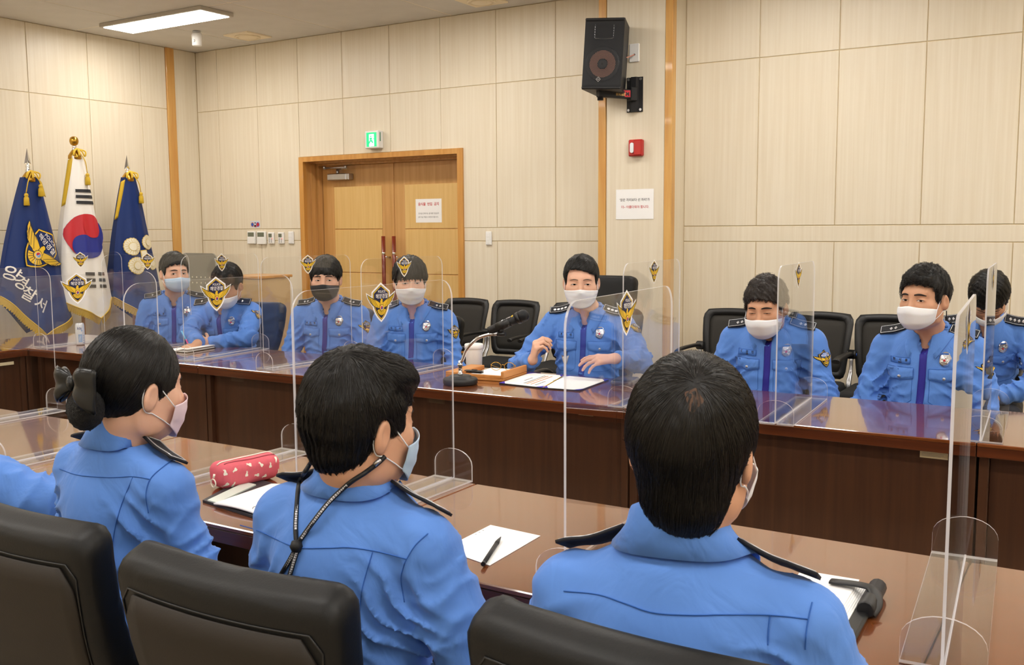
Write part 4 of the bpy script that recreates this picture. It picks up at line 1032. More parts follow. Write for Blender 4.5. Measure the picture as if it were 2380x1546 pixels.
    if S.get('face', True):
        op = S.get('eyes', .8); gz = S.get('gaze', 0.0)
        for k in (-1, 1):
            fe = lambda P2, kk: h2l(trace(hsd, np.stack([k*.032+P2[:, 0], np.full(len(P2), .15), P2[:, 1]], -1), (0, -1, 0), 26, .2)+np.array([0, .0006+kk, 0]))
            t = np.linspace(0, 1, 10); up = np.stack([-.0145+.029*t, -.001+.0075*op*np.sin(PI*t)**.8-.002*(1-t if k > 0 else t)*0], -1); lo_ = np.stack([.0145-.029*t, -.001-.0042*op*np.sin(PI*t)], -1)
            m = MB(); P = np.vstack([up, lo_[1:-1]]); m.put(fe(P, 0), [list(range(len(P)))], 0)
            ir = np.array(ring2(gz, .0012*op, .0058, 14)); ir[:, 1] = np.clip(ir[:, 1], -.001-.0042*op, -.001+.0075*op); m.put(fe(ir, .0004), [list(range(14))], 1)
            lash = np.vstack([up+[0, .0016], up[::-1]-[0, .0003]]); m.put(fe(lash, .0008), [(i, i+1, 18-i, 19-i) for i in range(9)], 2)
            m.build('eye', [M_eyew, M_iris, M_brow], bo)
            t = np.linspace(0, 1, 9); bz = .0225+.0035*np.sin(PI*t)-.0035*t+S.get('browz', 0); bx = np.linspace(.012, .052, 9); wd_ = .0034*np.sin(PI*(.12+.8*t))**.7*S.get('browt', 1)
            m = MB(); G = np.stack([fe(np.stack([k*(bx-.032), bz-wd_], -1), .0004), fe(np.stack([k*(bx-.032), bz], -1), .0022), fe(np.stack([k*(bx-.032), bz+wd_], -1), .0004)]); m.grid(G, 0, True, k < 0); m.build('eyebrow', S.get('browm', M_brow), bo)
    if S.get('mask'):
        mk, mm = S['mask']; nu, nv = 25, 17; u = np.linspace(-1, 1, nu); v = np.linspace(0, 1, nv); Ug, Vg = np.meshgrid(u, v)
        ph = Ug*math.radians(S.get('mw', 66)); zt = -.024-.010*np.abs(Ug)**1.3+.004*np.exp(-(Ug/.2)**2); zb = -.117+.036*np.abs(Ug)**2
        Zg = zt+(zb-zt)*Vg; dv = np.stack([np.sin(ph), np.cos(ph), np.zeros_like(ph)], -1).reshape(-1, 3)
        o_ = np.stack([np.zeros_like(Zg), np.full_like(Zg, .012), Zg], -1).reshape(-1, 3); Ph = trace(hsd, o_+dv*.17, -dv, 26, .15)
        r = np.linalg.norm(Ph-o_, axis=1).reshape(nv, nu); r = np.maximum(r, .060)
        r0_ = r.copy()
        for _ in range(40):
            rp = np.pad(r, 1, mode='edge'); r = np.maximum(r0_-.005 if _ < 34 else 0, (rp[2:, 1:-1]+rp[:-2, 1:-1]+rp[1:-1, 2:]+rp[1:-1, :-2]+2*r)/6)
        cu = np.cos(Ug*PI/2)**.7
        if mk == 'kf': r += .0085+cu*np.interp(Vg, [0, .1, .30, .74, .9, 1], [.002, .007, .016, .019, .010, .002])
        else: r += .0085+cu*(.004*np.sin(PI*Vg))+.0016*np.abs(((Vg*3.5) % 1)-.5)*2*cu+.0012*wav(np.stack([ph, Zg*9, ph*0], -1).reshape(-1, 3), (9, 9, 9), 5).reshape(ph.shape)
        r = np.maximum(r, r0_+.0045)
        G = o_.reshape(nv, nu, 3)+dv.reshape(nv, nu, 3)*r[..., None]
        m = MB(); m.slab(h2l(G.reshape(-1, 3)).reshape(nv, nu, 3), -.0014, 0, True); mo = m.build('face_mask', mm, root)
        for j in (0, nu-1):
            k = -1 if j == 0 else 1; m = MB(); p0, p1 = G[1, j], G[nv-2, j]
            ea = [np.array(e_) for e_ in ((k*.078, .008, .015), (k*.081, -.012, .023), (k*.082, -.027, .0), (k*.079, -.020, -.036), (k*.072, -.002, -.048))]; path = np.vstack([p0+(ea[0]-p0)*np.linspace(0, 1, 8)[:-1, None], smooth_path(ea, 18), ea[-1]+(p1-ea[-1])*np.linspace(0, 1, 8)[1:, None]])
            for _ in range(4): path = path+grad(hsd, path)*np.clip(.0022-hsd(path), 0, .02)[:, None]
            m.tube(h2l(path), .0013, 5); m.build('ear_loop', S.get('loopm', mm), mo)
    # ---- hair
    st = S['hair']; hm, sm_ = (M_hairb, M_strb) if st.get('brown') else (M_hair, M_str)
    def hs_(P): return hair_sdf(toH(P), st)*hs
    pts = np.array([h2l((sx*.125, sy*.14, sz)) for sx in (-1, 1) for sy in (-1, 1) for sz in (-.13, .16)])
    V, Q = polygonize(hs_, pts.min(0), pts.max(0), S.get('hres', .0042), 3)
    ho = mesh_obj('hair', V, Q, hm, root)
    n = st.get('n', 1400)
    if n:
        r = np.random.default_rng(st.get('seed', 1)+5); qv = toH(V); sel = r.choice(len(V), n); p = qv[sel]+r.normal(size=(n, 3))*.0015
        hq = lambda q: hair_sdf(q, st); cr = np.array(st.get('crown', (.012, -.06, .10))); K = 8; Ls = st.get('len', .038)*r.uniform(.6, 1.3, n); P = np.zeros((n, K, 3))
        jit = r.normal(size=(n, 3))*st.get('mess', .25); swp = np.array(st.get('sweep', (0, 0, 0)), float)
        for i in range(K):
            P[:, i] = p; g = grad(hq, p); d = p-cr; d /= np.linalg.norm(d, axis=1)[:, None]+1e-6
            fw = np.clip((p[:, 1]-.0)/.06, 0, 1)[:, None]; d = d*(1-.7*fw*min(1, np.linalg.norm(swp)))+swp*fw+jit*(.3+.7*i/K)+np.array([0, 0, -.35])
            d -= g*(d*g).sum(1)[:, None]; d /= np.linalg.norm(d, axis=1)[:, None]+1e-6
            p = p+d*(Ls/K)[:, None]; e = hq(p); lift = st.get('lift', .003)*(i/K)*np.abs(r.normal(size=n)*.3+.7)+.0004
            p = p-grad(hq, p)*(np.clip(e, -.02, .01)-lift)[:, None]
        hcv = bpy.data.hair_curves.new('hair_strands'); hcv.add_curves([K]*n); hcv.points.foreach_set('position', h2l(P.reshape(-1, 3)).astype(np.float32).ravel())
        rad = np.tile(np.linspace(1, .35, K), n)*st.get('r', .0006); at_ = hcv.attributes.new('radius', 'FLOAT', 'POINT') if 'radius' not in hcv.attributes else hcv.attributes['radius']; at_.data.foreach_set('value', rad.astype(np.float32))
        hcv.materials.append(sm_); o = link('hair_strands', hcv, ho); o['kind'] = 'stuff'
    return dict(root=root, shirt=shirt, so=so, body=bo, hair=ho, tl=tl, h2l=h2l, W2L=W2L, L2W=L2W, arms=arms, Rz=Rz, hs_=hs_, head=hsd, toH=toH)
def cast(pp, sdf, pts, back=0.0):
    """points of a person's surface seen at the given picture points, in the person's own frame"""
    o = pp['W2L'](np.array([0, 0, CAMH])); px = np.array(pts, float)
    D = (np.stack([(px[:, 0]-CXP)/CF, (px[:, 1]-CYP)/CF, np.ones(len(px))], -1)@CM)@pp['Rz']; D /= np.linalg.norm(D, axis=1)[:, None]
    t = np.full(len(px), .4); bt = t.copy(); be = np.full(len(px), 9.0)
    for _ in range(90):
        e = sdf(o+D*t[:, None]); b = e < be; bt = np.where(b, t, bt); be = np.where(b, e, be); t = t+np.clip(e, -.02, .3)*.75
    return o+D*(bt-back)[:, None]
# ------------------------------------------------------------------ chairs
def exec_chair(lab, leather, pos, psi, group, tall=False, top=.92, shell=True, w=.235):
    """upholstered swivel chair facing local +y"""
    t = thing('office_chair', lab, 'chair', (pos[0], pos[1], 0), psi, group)
    lean = .40; zb = .44; yb_ = -.318+(top-zb)*math.tan(.40)-.0; hb = (top-zb)/math.cos(lean)
    def loc(P):
        q = P-np.array([0, yb_, zb]); c, s = math.cos(lean), math.sin(lean)
        y = q[:, 1]*c+q[:, 2]*s; z = -q[:, 1]*s+q[:, 2]*c
        y = y-.30*q[:, 0]**2+.10*np.sin(np.clip(z/hb, 0, 1)*PI)*.5; return np.stack([q[:, 0], y, z], -1)
    def back(P):
        q = loc(P); z = q[:, 2]; ww = w-.065*np.clip(1-z/hb, 0, 1)**1.3-.012*np.clip(z/hb, 0, 1)
        a = np.stack([np.abs(q[:, 0])-ww+.035, np.abs(q[:, 1])-.034+.030, np.abs(z-hb/2)-hb/2+.04], -1); thick = .036
        d2 = np.sqrt(np.maximum(a[:, 0], 0)**2+np.maximum(a[:, 2], 0)**2)+np.minimum(np.maximum(a[:, 0], a[:, 2]), 0)-.038
        b = np.abs(q[:, 1])-thick; r = .022; u = np.maximum(np.stack([d2+r, b+r], -1), 0)
        return np.sqrt((u**2).sum(1))+np.minimum(np.maximum(d2+r, b+r), 0)-r
    V, Q = polygonize(back, (-.3, -.55, .38), (.3, .1, top+.06), .011, 3); bk = mesh_obj('backrest', V, Q, leather, t)
    if shell:
        c, s = math.cos(lean), math.sin(lean)
        f = lambda P2, k=0: trace(back, np.array([0, yb_, zb])+np.stack([P2[:, 0], -.14*c-P2[:, 1]*s, -.14*s+P2[:, 1]*c], -1), (0, c, s), 30, .3)-np.array([0, c, s])*(.001+k)
        m = MB(); X, Z = np.meshgrid(np.linspace(-1, 1, 13), np.linspace(0, 1, 13)); wz = w-.036-.062*(1-Z)**1.3
        # rounded corners
        rr = np.clip((Z-.9)/.1, 0, 1)*np.abs(X)**6*.03+np.clip((.1-Z)/.1, 0, 1)*np.abs(X)**6*.03
        P = np.stack([X*(wz-rr), .03+Z*(hb-.075)], -1).reshape(-1, 2); m.slab(f(P, .005).reshape(13, 13, 3), .008, 0, True); m.build('back_shell', M_backsh, t)
        m = MB(); b_ = [(x*(w-.032-.062*(1-z)**1.3), .03+z*(hb-.07)) for x, z in [(-1, z) for z in np.linspace(.02, .95, 8)]+[(x, 1) for x in np.linspace(-.9, .9, 7)]+[(1, z) for z in np.linspace(.95, .02, 8)]]
        patch_line(m, f, b_, .0016); m.build('piping', M_black, bk)
    if tall:
        V, Q = polygonize(lambda P: (lambda q: np.sqrt((np.maximum(np.abs(q)-np.array([.13, .012, .05]), 0)**2).sum(1))-.035)((P-np.array([0, -.35, top+.09]))@np.array(Matrix.Rotation(.2, 3, 'X'))), (-.25, -.55, top-.1), (.25, -.1, top+.25), .012, 3)
        mesh_obj('headrest', V, Q, leather, t)
    V, Q = polygonize(lambda P: (lambda q: np.sqrt((np.maximum(np.abs(q)-np.array([.17, .19, .015]), 0)**2).sum(1))-.04)(P-np.array([0, .03, .355])), (-.3, -.3, .27), (.3, .35, .44), .014, 2); mesh_obj('seat', V, Q, leather, t)
    for k in (-1, 1):
        m = MB(); m.tube(smooth_path([(k*.20, -.17, .36), (k*.235, -.18, .52), (k*.24, -.12, .645), (k*.24, .06, .65), (k*.235, .12, .60), (k*.21, .10, .36)], 22), .017, 8, flat=1.4); m.build('armrest', M_black, t)
    MB().tube([(0, 0, .32), (0, 0, .09)], .028, 12).build('gas_column', M_matte, t)
    for k in range(5):
        a = k*2*PI/5+.3; e = np.array([math.cos(a), math.sin(a), 0]); m = MB(); m.tube([(0, 0, .10), e*.16+[0, 0, .085], e*.29+[0, 0, .065]], [.026, .02, .014], 8); lg = m.build('leg', M_matte, t)
        m = MB(); m.lathe([(.0, -.02), (.027, -.02), (.027, .02), (0, .02)], tuple(e*.29+[0, 0, .028]), 12, axis=0); m.build('caster', M_black, lg)
    return t
GN, GF = 'office chairs at the near tables', 'office chairs at the far tables'
exec_chair('black office chair with brown black shell behind the woman with the bun', M_leather, (-1.62, 1.27), 0, GN, top=.93)
exec_chair('black office chair with brown black back shell behind the man with the lanyard', M_leather, (-1.10, 1.27), .03, GN, top=.925)
exec_chair('black office chair at the bottom edge behind the man with the raised collar', M_leather, (-.435, 1.28), -.04, GN, top=.955)
exec_chair('black office chair cut by the left frame edge behind the person at the left edge', M_leather, (-2.35, 1.20), 0, GN, top=.86)
def fch(lab, px, py, Y, lea, tall=False, top=.92, dx=0, rz=0):
    p = at(px, py, 1, Y); exec_chair(lab, lea, (p[0]+dx, Y-.33), PI+rz, GF, tall, top, False)
fch('dark navy leather chair behind the bending note taker', 660, 720, 4.70, M_navyl, dx=-.19, top=.935)
fch('dark navy leather chair behind the man in the black mask', 868, 725, 4.70, M_navyl, dx=-.2, top=.925)
fch('black leather chair behind the man left of the microphone', 1075, 745, 4.70, M_leather, dx=-.2, top=.905)
fch('tall black leather chair with headrest behind the gesturing man', 1437, 740, 4.76, M_leather, True, .985, dx=-.07)
fch('black leather chair behind the man looking down', 1915, 795, 4.68, M_leather, dx=-.2, top=.90)
fch('leather chair hidden behind the man with swept hair', 2160, 800, 4.68, M_leather, top=.86)
fch('leather chair in the left corner hidden behind the man in the pale blue mask', 408, 720, 4.70, M_navyl, top=.86)
# visitors' chairs along the back wall
wc0 = None; GW = 'mesh back visitor chairs along the back wall'
def wall_chair(lab, x, y, rz=PI):
    global wc0
    if wc0 is not None:
        t = copy_tree(wc0); t.location = (x, y, 0); t.rotation_euler = (0, 0, rz); t['label'] = lab; return t
    t = thing('visitor_chair', lab, 'chair', (x, y, 0), rz, GW); wc0 = t
    # back: frame with a woven panel, leaning back
    def B(u, v): # u in -1..1, v in 0..1
        w = .182+.022*v-.015*(1-v)**2; return np.stack([u*w, -.205-.07*v-.05*(1-u*u)*.6+.02*np.sin(v*PI), .50+.385*v+.012*(1-u*u)*v], -1)
    per = [(u, 1) for u in np.linspace(-.86, .86, 11)]+[(.97, .93)]+[(1, v) for v in np.linspace(.86, .12, 7)]+[(.95, .03)]+[(u, 0) for u in np.linspace(.85, -.85, 9)]+[(-.95, .03)]+[(-1, v) for v in np.linspace(.12, .86, 7)]+[(-.97, .93)]
    P = B(np.array([p[0] for p in per]), np.array([p[1] for p in per])); m = MB()
    inn = B(np.array([p[0]*.80 for p in per]), np.array([.5+(p[1]-.5)*.80 for p in per])); n = np.array([0, .012, 0])
    G = np.stack([inn-n*.5, inn+n, P+n*.6, P-n*.6, inn-n*.5]); m.grid(np.concatenate([G, G[:, :1]], 1), 0, True); m.build('back_frame', M_black, t)
    U, Vv = np.meshgrid(np.linspace(-.82, .82, 9), np.linspace(.08, .92, 7)); m = MB(); m.slab(B(U, Vv), .004); m.build('back_mesh', M_mesh, t)
    V, Q = polygonize(lambda P: (lambda q: np.sqrt((np.maximum(np.abs(q)-np.array([.155, .19, .008]), 0)**2).sum(1))-.032)(P-np.array([0, .03, .455])), (-.28, -.25, .38), (.28, .32, .52), .013, 2); mesh_obj('seat', V, Q, M_fab, t)
    for k in (-1, 1):
        m = MB(); m.lathe([(.0, -.024), (.026, -.024), (.028, -.018), (.028, .02), (.022, .026), (0, .026)], (k*.206, -.215, .655), 14, axis=0); kn = m.build('pivot', M_black, t)
        MB().lathe([(.011, .024 if k > 0 else -.026), (.011, .0275 if k > 0 else -.0295)], (k*.206, -.215, .655), 10, axis=0).build('pivot_cap', mat('blue cap', '2c5fc0', .4), kn)
        m = MB(); m.tube(smooth_path([(k*.206, -.215, .655), (k*.21, -.10, .665), (k*.212, .10, .665), (k*.21, .17, .655)], 12), [.018]*12, 8, flat=.7); m.build('armrest', M_black, t)
        m = MB(); m.tube(smooth_path([(k*.206, -.215, .64), (k*.204, -.20, .55), (k*.20, -.15, .46), (k*.204, -.20, .25), (k*.206, -.26, .02)], 16), .0115, 8); m.build('leg', M_steel, t)
        m = MB(); m.tube(smooth_path([(k*.20, -.15, .44), (k*.204, .10, .42), (k*.206, .20, .30), (k*.208, .24, .02)], 14), .0115, 8); m.build('leg', M_steel, t)
    return t
for lab, px, y in (('mesh back chair nearest the door behind the man left of the microphone', 1082, 5.8), ('mesh back chair by the wall directly behind the microphone', 1197, 5.8), ('mesh back chair mostly hidden behind the gesturing man at the pillar', 1340, 5.8),
                   ('mesh back chair right of the pillar, left of the man looking down', 1705, 5.8), ('mesh back chair by the wall right of the man looking down', 1905, 5.8), ('mesh back chair by the wall left of the man with swept hair', 2070, 5.8), ('mesh back chair under the person with bowed head', 2290, 5.6)):
    p = at(px, 720, 1, y+.25); wall_chair(lab, p[0], y)
# grey metal chair and cabinet in the corner
t = thing('metal_chair', 'grey perforated metal chair back standing in the corner behind the two men at the left', 'chair', (-6.22, 5.32, 0), PI)
M_grey = mat('grey steel sheet', '9a978a', .4, .3)
m = MB(); prof = round_rect(-.20, .78, .20, 1.235, .05, 5); m.prism([(z, x) for x, z in prof], 1, -.012, .0); bk = m.build('backrest', M_grey, t)
m = MB()
for i in range(6):
    for j in range(2): m.lathe([(.006, .0005), (.006, .002)], (-.12+.05*i, 0, 1.0+.045*j), 8, axis=1)
m.build('holes', mat('pale hole disc', 'e8e2cf', .6), bk)['kind'] = 'stuff'  # pale cream discs drawn for the perforations
MB().box((-.20, 0, .76), (.20, .40, .78), 0, .008).build('seat', M_grey, t)
for sx in (-1, 1):
    for sy in (.02, .38): MB().tube([(sx*.18, sy, .0), (sx*.18, sy, .765)], .011, 8).build('leg', M_grey, t)
    MB().tube([(sx*.20, -.006, .765), (sx*.20, -.006, 1.2)], .012, 8).build('frame_tube', M_grey, t)
a = at(540, 642, 1, 5.3); 
t = thing('wooden_cabinet', 'beige wooden cabinet with thin dark edged top behind the note taker', 'cabinet', (-5.72, 5.32, 0))
MB().box((-.17, 0, 0), (.17, .32, 1.045), 0, .003).build('body', mat('beige laminate', 'c9ab7c', .5), t)
MB().box((-.185, -.015, 1.045), (.185, .335, 1.066), 0, .004).build('top', M_frame, t)
MB().box((-.155, -.008, .08), (.155, .001, 1.0), 0, .002).build('door', mat('beige laminate', 'c9ab7c', .5), t)

# ------------------------------------------------------------------ flags
FXP = -7.07
M_fnavy = mat('navy satin', '0e2c68', .5, spec=.3); M_fwhite = mat('white satin', 'efece6', .55, sheen=.3); M_fringe = mat('gold fringe', 'cba71f', .6, bump=((200, 200, 20), .6, .003)); M_cord = mat('gold cord', 'd6b02a', .55)
M_tred = mat('flag red', 'c4222d', .5); M_tblue = mat('flag blue', '1c2b8c', .5); M_fgold = mat('flag gold', 'd8c06a', .5); M_fcream = mat('flag cream', 'efe8cf', .55); M_ygold = mat('emblem yellow', 'eec22c', .5)
def flag(lab, pole_px, top, left, right, tip, cloth, finial, fold_seed, folds=3):
    """draped flag: outline given by picture points on the plane of its pole"""
    yz = lambda p: at(p[0], p[1], 0, FXP)[1:]
    T0, T1, Lc, Rc, Tp = map(yz, (top[0], top[1], left, right, tip)); pt = yz(pole_px); ctr = (T0[0]+T1[0])/2
    t = thing('flag', lab, 'flag', (FXP, ctr, 0)); org = np.array([FXP, ctr, 0])
    def bot(s): return np.where(s[:, None] < 0, Tp+(Lc-Tp)*(-s[:, None]), Tp+(Rc-Tp)*s[:, None])
    def P2(s, v):
        a = T0+(T1-T0)*((s[:, None]+1)/2); b = bot(s); q = a+(b-a)*v[:, None]; bow = np.sin(v*PI)*.022*s; q[:, 0] += bow; return q
    def width(z):
        v = np.clip((T0[1]-z)/(T0[1]-(Lc[1]+Rc[1])/2), 0, 1.2); l = T0[0]+(Lc[0]-T0[0])*v; r = T1[0]+(Rc[0]-T1[0])*v; return l-.02, r+.02
    def depth(q):
        l, r = width(q[:, 1]); s = np.clip((q[:, 0]-(l+r)/2)/((r-l)/2), -1, 1); v = np.clip((T0[1]-q[:, 1])/(T0[1]-Tp[1]), 0, 1)
        return .02+(.02+.13*v)*np.sqrt(1-.97*s*s)+(.012*v)*np.cos(s*folds*PI+fold_seed+.8*v)+.006*v*np.cos(s*7+q[:, 1]*9+fold_seed)
    def F3(q, k=0): return np.stack([depth(q)+k, q[:, 0]-ctr, q[:, 1]], -1)
    S, Vv = np.meshgrid(np.linspace(-1, 1, 41), np.linspace(0, 1, 36)); q = P2(S.ravel(), Vv.ravel())
    m = MB(); fr = F3(q).reshape(36, 41, 3); bk = fr.copy(); bk[..., 0] = -.01-.35*fr[..., 0]; m.grid(fr, 0, True); m.grid(bk, 0, True, True)
    for j in (0, 40): m.grid(np.stack([fr[:, j], bk[:, j]], 1), 0, True, j == 0)
    cl = m.build('cloth', cloth, t)
    # fringe below the hem, made of hanging strands in a strip
    m = MB(); s = np.linspace(-1, 1, 121); b = bot(s); dn = np.array([0, -1.0])
    for i in range(120):
        sm = s[i:i+2]; c = b[i:i+2]; side = -1 if sm.mean() < 0 else 1
        outw = (np.array([Lc-Tp, Rc-Tp])[0 if side < 0 else 1]); nrm = np.array([-outw[1], outw[0]])*(1 if side < 0 else -1); nrm = nrm/np.linalg.norm(nrm); nrm = nrm if nrm[1] < 0 else -nrm
        dr = nrm*.55+dn*.45; L = .052+.006*math.sin(i*2.3); w = (c[1]-c[0])*.42; mid = c.mean(0)
        qs = np.array([mid-w*1.2, mid+w*1.2, mid+w+dr*L, mid-w+dr*L]); G = F3(qs, .002); G[2:, 0] -= .01; G[:, 0] += .002*(i % 3); m.put(G, [(0, 1, 2, 3)]); G2 = G.copy(); G2[:, 0] -= .006; m.put(G2, [(3, 2, 1, 0)])
        for a_, b_ in ((0, 1), (1, 2), (2, 3), (3, 0)): m.put(np.array([G[a_], G2[a_], G2[b_], G[b_]]), [(0, 1, 2, 3)])
    o = m.build('fringe', M_fringe, t); o['kind'] = 'stuff'
    m = MB(); m.tube(F3(b, .004), .005, 6); m.build('hem_cord', M_cord, t)
    for sgn in (-1, 1):       # fringed side edge near the top
        v = np.linspace(0.02, .34 if sgn < 0 else .12, 16); e = P2(np.full(16, sgn*1.0), v); m = MB(); Q_ = np.stack([F3(e, .003), F3(e+np.array([sgn*.03, -.02]), -.004)], 1); m.slab(Q_, .004)
        if finial == 'ball' and sgn < 0 or finial == 'spear2' and sgn > 0 or finial == 'spear3' and sgn < 0: m.build('side_fringe', M_fringe, t)
    # pole, finial, cords and tassels
    zt = pt[1]; ztop = T0[1]; MB().tube([(0, 0, .02), (0, 0, ztop+.06)], .014, 12).build('pole', M_frame, t)
    m = MB()
    if finial == 'ball':
        m.lathe([(.0, .036), (.016, .033), (.028, .024), (.034, .006), (.034, -.008), (.028, -.026), (.016, -.036), (.012, -.038), (.0, -.04)], (0, 0, zt-.045), 20); m.build('finial', M_brass, t)
        m = MB(); m.lathe([(.010, zt-.080), (.019, zt-.088), (.012, zt-.097), (.019, zt-.106), (.016, ztop+.02)], n=14); m.build('ferrule', M_chrome, t)
    else:
        for sg in (-1, 1): m.put([(0, 0, zt), (0, -.028, zt-.12), (0, 0, zt-.105), (0, .028, zt-.12), (sg*.009, 0, zt-.09)], [(0, 1, 4), (1, 2, 4), (2, 3, 4), (3, 0, 4)] if sg > 0 else [(4, 1, 0), (4, 2, 1), (4, 3, 2), (4, 0, 3)])
        m.lathe([(.007, zt-.11), (.012, zt-.125), (.018, zt-.14), (.012, zt-.155), (.02, zt-.165), (.018, ztop+.02)], n=14); m.build('finial', M_chrome, t)
    m = MB(); m.lathe([(.02, ztop+.04), (.034, ztop+.02), (.05, ztop-.005), (.052, ztop-.03), (.046, ztop-.035)], n=16); m.build('gold_cap', M_brass, t)
    for k in range(3):
        a = [(.03, 0, ztop+.05), (.05, -.03+.03*k, ztop+.03), (.055, -.05+.05*k, ztop-.01), (.05, -.04+.05*k, ztop+.03), (.02, .01, ztop+.05)]
        MB().tube(smooth_path(a, 16), .006, 6).build('cord', M_cord, t)
    tz = {'ball': ((.055, -.14),), 'spear2': ((.05, -.05), (-.07, -.12)), 'spear3': ((.07, -.12),)}[finial]
    for ty, dz in tz:
        MB().tube(smooth_path([(.04, 0, ztop+.04), (.07, ty*.7, ztop+dz*.3), (.07, ty, ztop+dz)], 10), .004, 6).build('cord', M_cord, t)
        m = MB(); m.lathe([(.0, 0), (.012, -.004), (.016, -.018), (.011, -.026), (.018, -.036), (.021, -.09), (.018, -.094), (0, -.09)], (.07, ty, ztop+dz), 12); m.build('tassel', M_fringe, t)
    m = MB(); m.lathe([(.0, .05), (.03, .048), (.04, .03), (.14, .02), (.15, 0), (0, 0)], n=24); m.build('stand', M_brass, t)
    def px(p): return yz(p)
    def decal(m, P, mi, k):
        """polygon of (y, z) points draped on the cloth; subdivided as a fan of strips"""
        V, Fc = tess(P, .011); m.put(F3(V, .004+.0026*k), Fc, mi, True)
    def dens(P, step=.02):
        out = []; P = np.array(P, float)
        for i in range(len(P)):
            a, b = P[i], P[(i+1) % len(P)]; k = max(1, int(np.linalg.norm(b-a)/step)); out += [a+(b-a)*j/k for j in range(k)]
        return out
    return dict(t=t, cl=cl, F3=F3, px=px, decal=decal, dens=dens)
# blue emblem flag
f1 = flag('navy flag with yellow winged emblem and white lettering, leftmost of the three', (62, 344), ((50, 412), (82, 412)), (-6, 688), (152, 735), (75, 776), M_fnavy, 'spear2', .4)
m = MB(); c0 = f1['px']((76, 582)); sc = .43; rt = math.radians(-50); R2 = np.array([[math.cos(rt), -math.sin(rt)], [math.sin(rt), math.cos(rt)]])
def fem(P, k): return f1['F3'](np.asarray(P)@R2.T*np.array([.92, 1])+c0, .006+k*12)
emblem(m, fem, sc, 0, 0, .00008, True, True, .016); m.build('emblem', [M_fwhite, M_fnavy, M_ygold, M_outl, M_tred, mat('flag pale blue', '6f9fd6', .5)], f1['cl'])
m = MB()
for ch, p in zip('양경찰서', ((14, 635), (28, 655), (43, 682), (66, 705))):
    V, F = text_mesh(ch, .112, .012); q = f1['px'](p); ra = math.radians(-35); Rr = np.array([[math.cos(ra), -math.sin(ra)], [math.sin(ra), math.cos(ra)]]); m.put(f1['F3'](V@Rr.T+q, .012), F, 0)
m.build('lettering', [M_fwhite], f1['cl'])
# white national flag
f2 = flag('white flag with red and blue circle and black bars, middle of the three', (170, 314), ((163, 360), (184, 360)), (128, 700), (247, 690), (207, 738), M_fwhite, 'ball', 1.3)
m = MB(); A = lambda *ps: [f2['px'](p) for p in ps]
for k in range(3):
    y = 440+13.5*k; f2['decal'](m, f2['dens'](A((163+k*.3, y), (202+k*3, y+1), (204+k*3, y+8.5), (163+k*.3, y+7))), 0, 1)
for k in range(3):
    y = 632+14*k
    for a_, b_ in ((173, 196), (203, 224)): f2['decal'](m, f2['dens'](A((a_+k, y), (b_+k, y+.5), (b_+k, y+8), (a_+k, y+7.5))), 0, 1)
cc = np.array(f2['px']((186, 549))); ry = abs(f2['px']((139, 549))[0]-f2['px']((233, 549))[0])/2; rz_ = abs(f2['px']((186, 498))[1]-f2['px']((186, 601))[1])/2
th = math.radians(58)
def cir(r, c=(0, 0), a0=0, a1=2*PI, n=28):
    P = np.array([(c[0]+r*math.cos(a), c[1]+r*math.sin(a)) for a in np.linspace(a0, a1, n, endpoint=abs(a1-a0) < 6)]); Rr = np.array([[math.cos(th), -math.sin(th)], [math.sin(th), math.cos(th)]]); P = P@Rr.T; return cc+P*np.array([ry, rz_])
f2['decal'](m, cir(1), 2, 1); f2['decal'](m, cir(1, a0=0, a1=PI, n=20), 1, 2); f2['decal'](m, cir(.5, (.5, 0)), 1, 3); f2['decal'](m, cir(.5, (-.5, 0)), 2, 3)
m.build('print', [M_ink, M_tred, M_tblue], f2['cl'])
# navy flag with flower emblems
f3 = flag('navy flag with cream flower emblems, rightmost of the three', (294, 360), ((285, 412), (308, 412)), (250, 690), (362, 690), (335, 752), M_fnavy, 'spear3', 2.2)
m = MB()
def flower(px_, r, mi=(0, 1)):
    c = np.array(f3['px'](px_)); k = r*.0034
    f3['decal'](m, [c+k*np.array([math.cos(a), math.sin(a)*.98])*(1.0+.06*abs(math.cos(a*9))) for a in np.linspace(0, 2*PI, 72, endpoint=False)], 1, 1)
    f3['decal'](m, [c+k*.92*np.array([math.cos(a), math.sin(a)*.98])*(1.0+.06*abs(math.cos(a*9))) for a in np.linspace(0, 2*PI, 72, endpoint=False)], 0, 2)
    for a in np.linspace(0, 2*PI, 18, endpoint=False):
        d = np.array([math.cos(a), math.sin(a)]); n_ = np.array([-d[1], d[0]])*k*.02; f3['decal'](m, [c+d*k*.5+n_, c+d*k*.9+n_, c+d*k*.9-n_, c+d*k*.5-n_], 1, 3)
    f3['decal'](m, [c+k*.50*np.array([math.cos(a), math.sin(a)]) for a in np.linspace(0, 2*PI, 24, endpoint=False)], 1, 3); f3['decal'](m, [c+k*.45*np.array([math.cos(a), math.sin(a)]) for a in np.linspace(0, 2*PI, 24, endpoint=False)], 0, 4)
    f3['decal'](m, [c+k*.24*np.array([math.cos(a)-.7, math.sin(a)]) for a in np.linspace(-.6, .6, 6)]+[c+k*.2*np.array([math.cos(a)-.7, math.sin(a)]) for a in np.linspace(.6, -.6, 6)], 1, 5)
flower((290, 573), 21); flower((327, 563), 18); flower((297, 617), 21); flower((338, 612), 16)
f3['decal'](m, f3['dens']([np.array(f3['px'](p)) for p in ((307, 582), (322, 580), (325, 598), (309, 600))]), 1, 1); f3['decal'](m, f3['dens']([np.array(f3['px'](p)) for p in ((309, 584), (320, 582), (323, 596), (311, 598))]), 0, 2)
m.build('print', [M_fcream, M_fgold], f3['cl'])
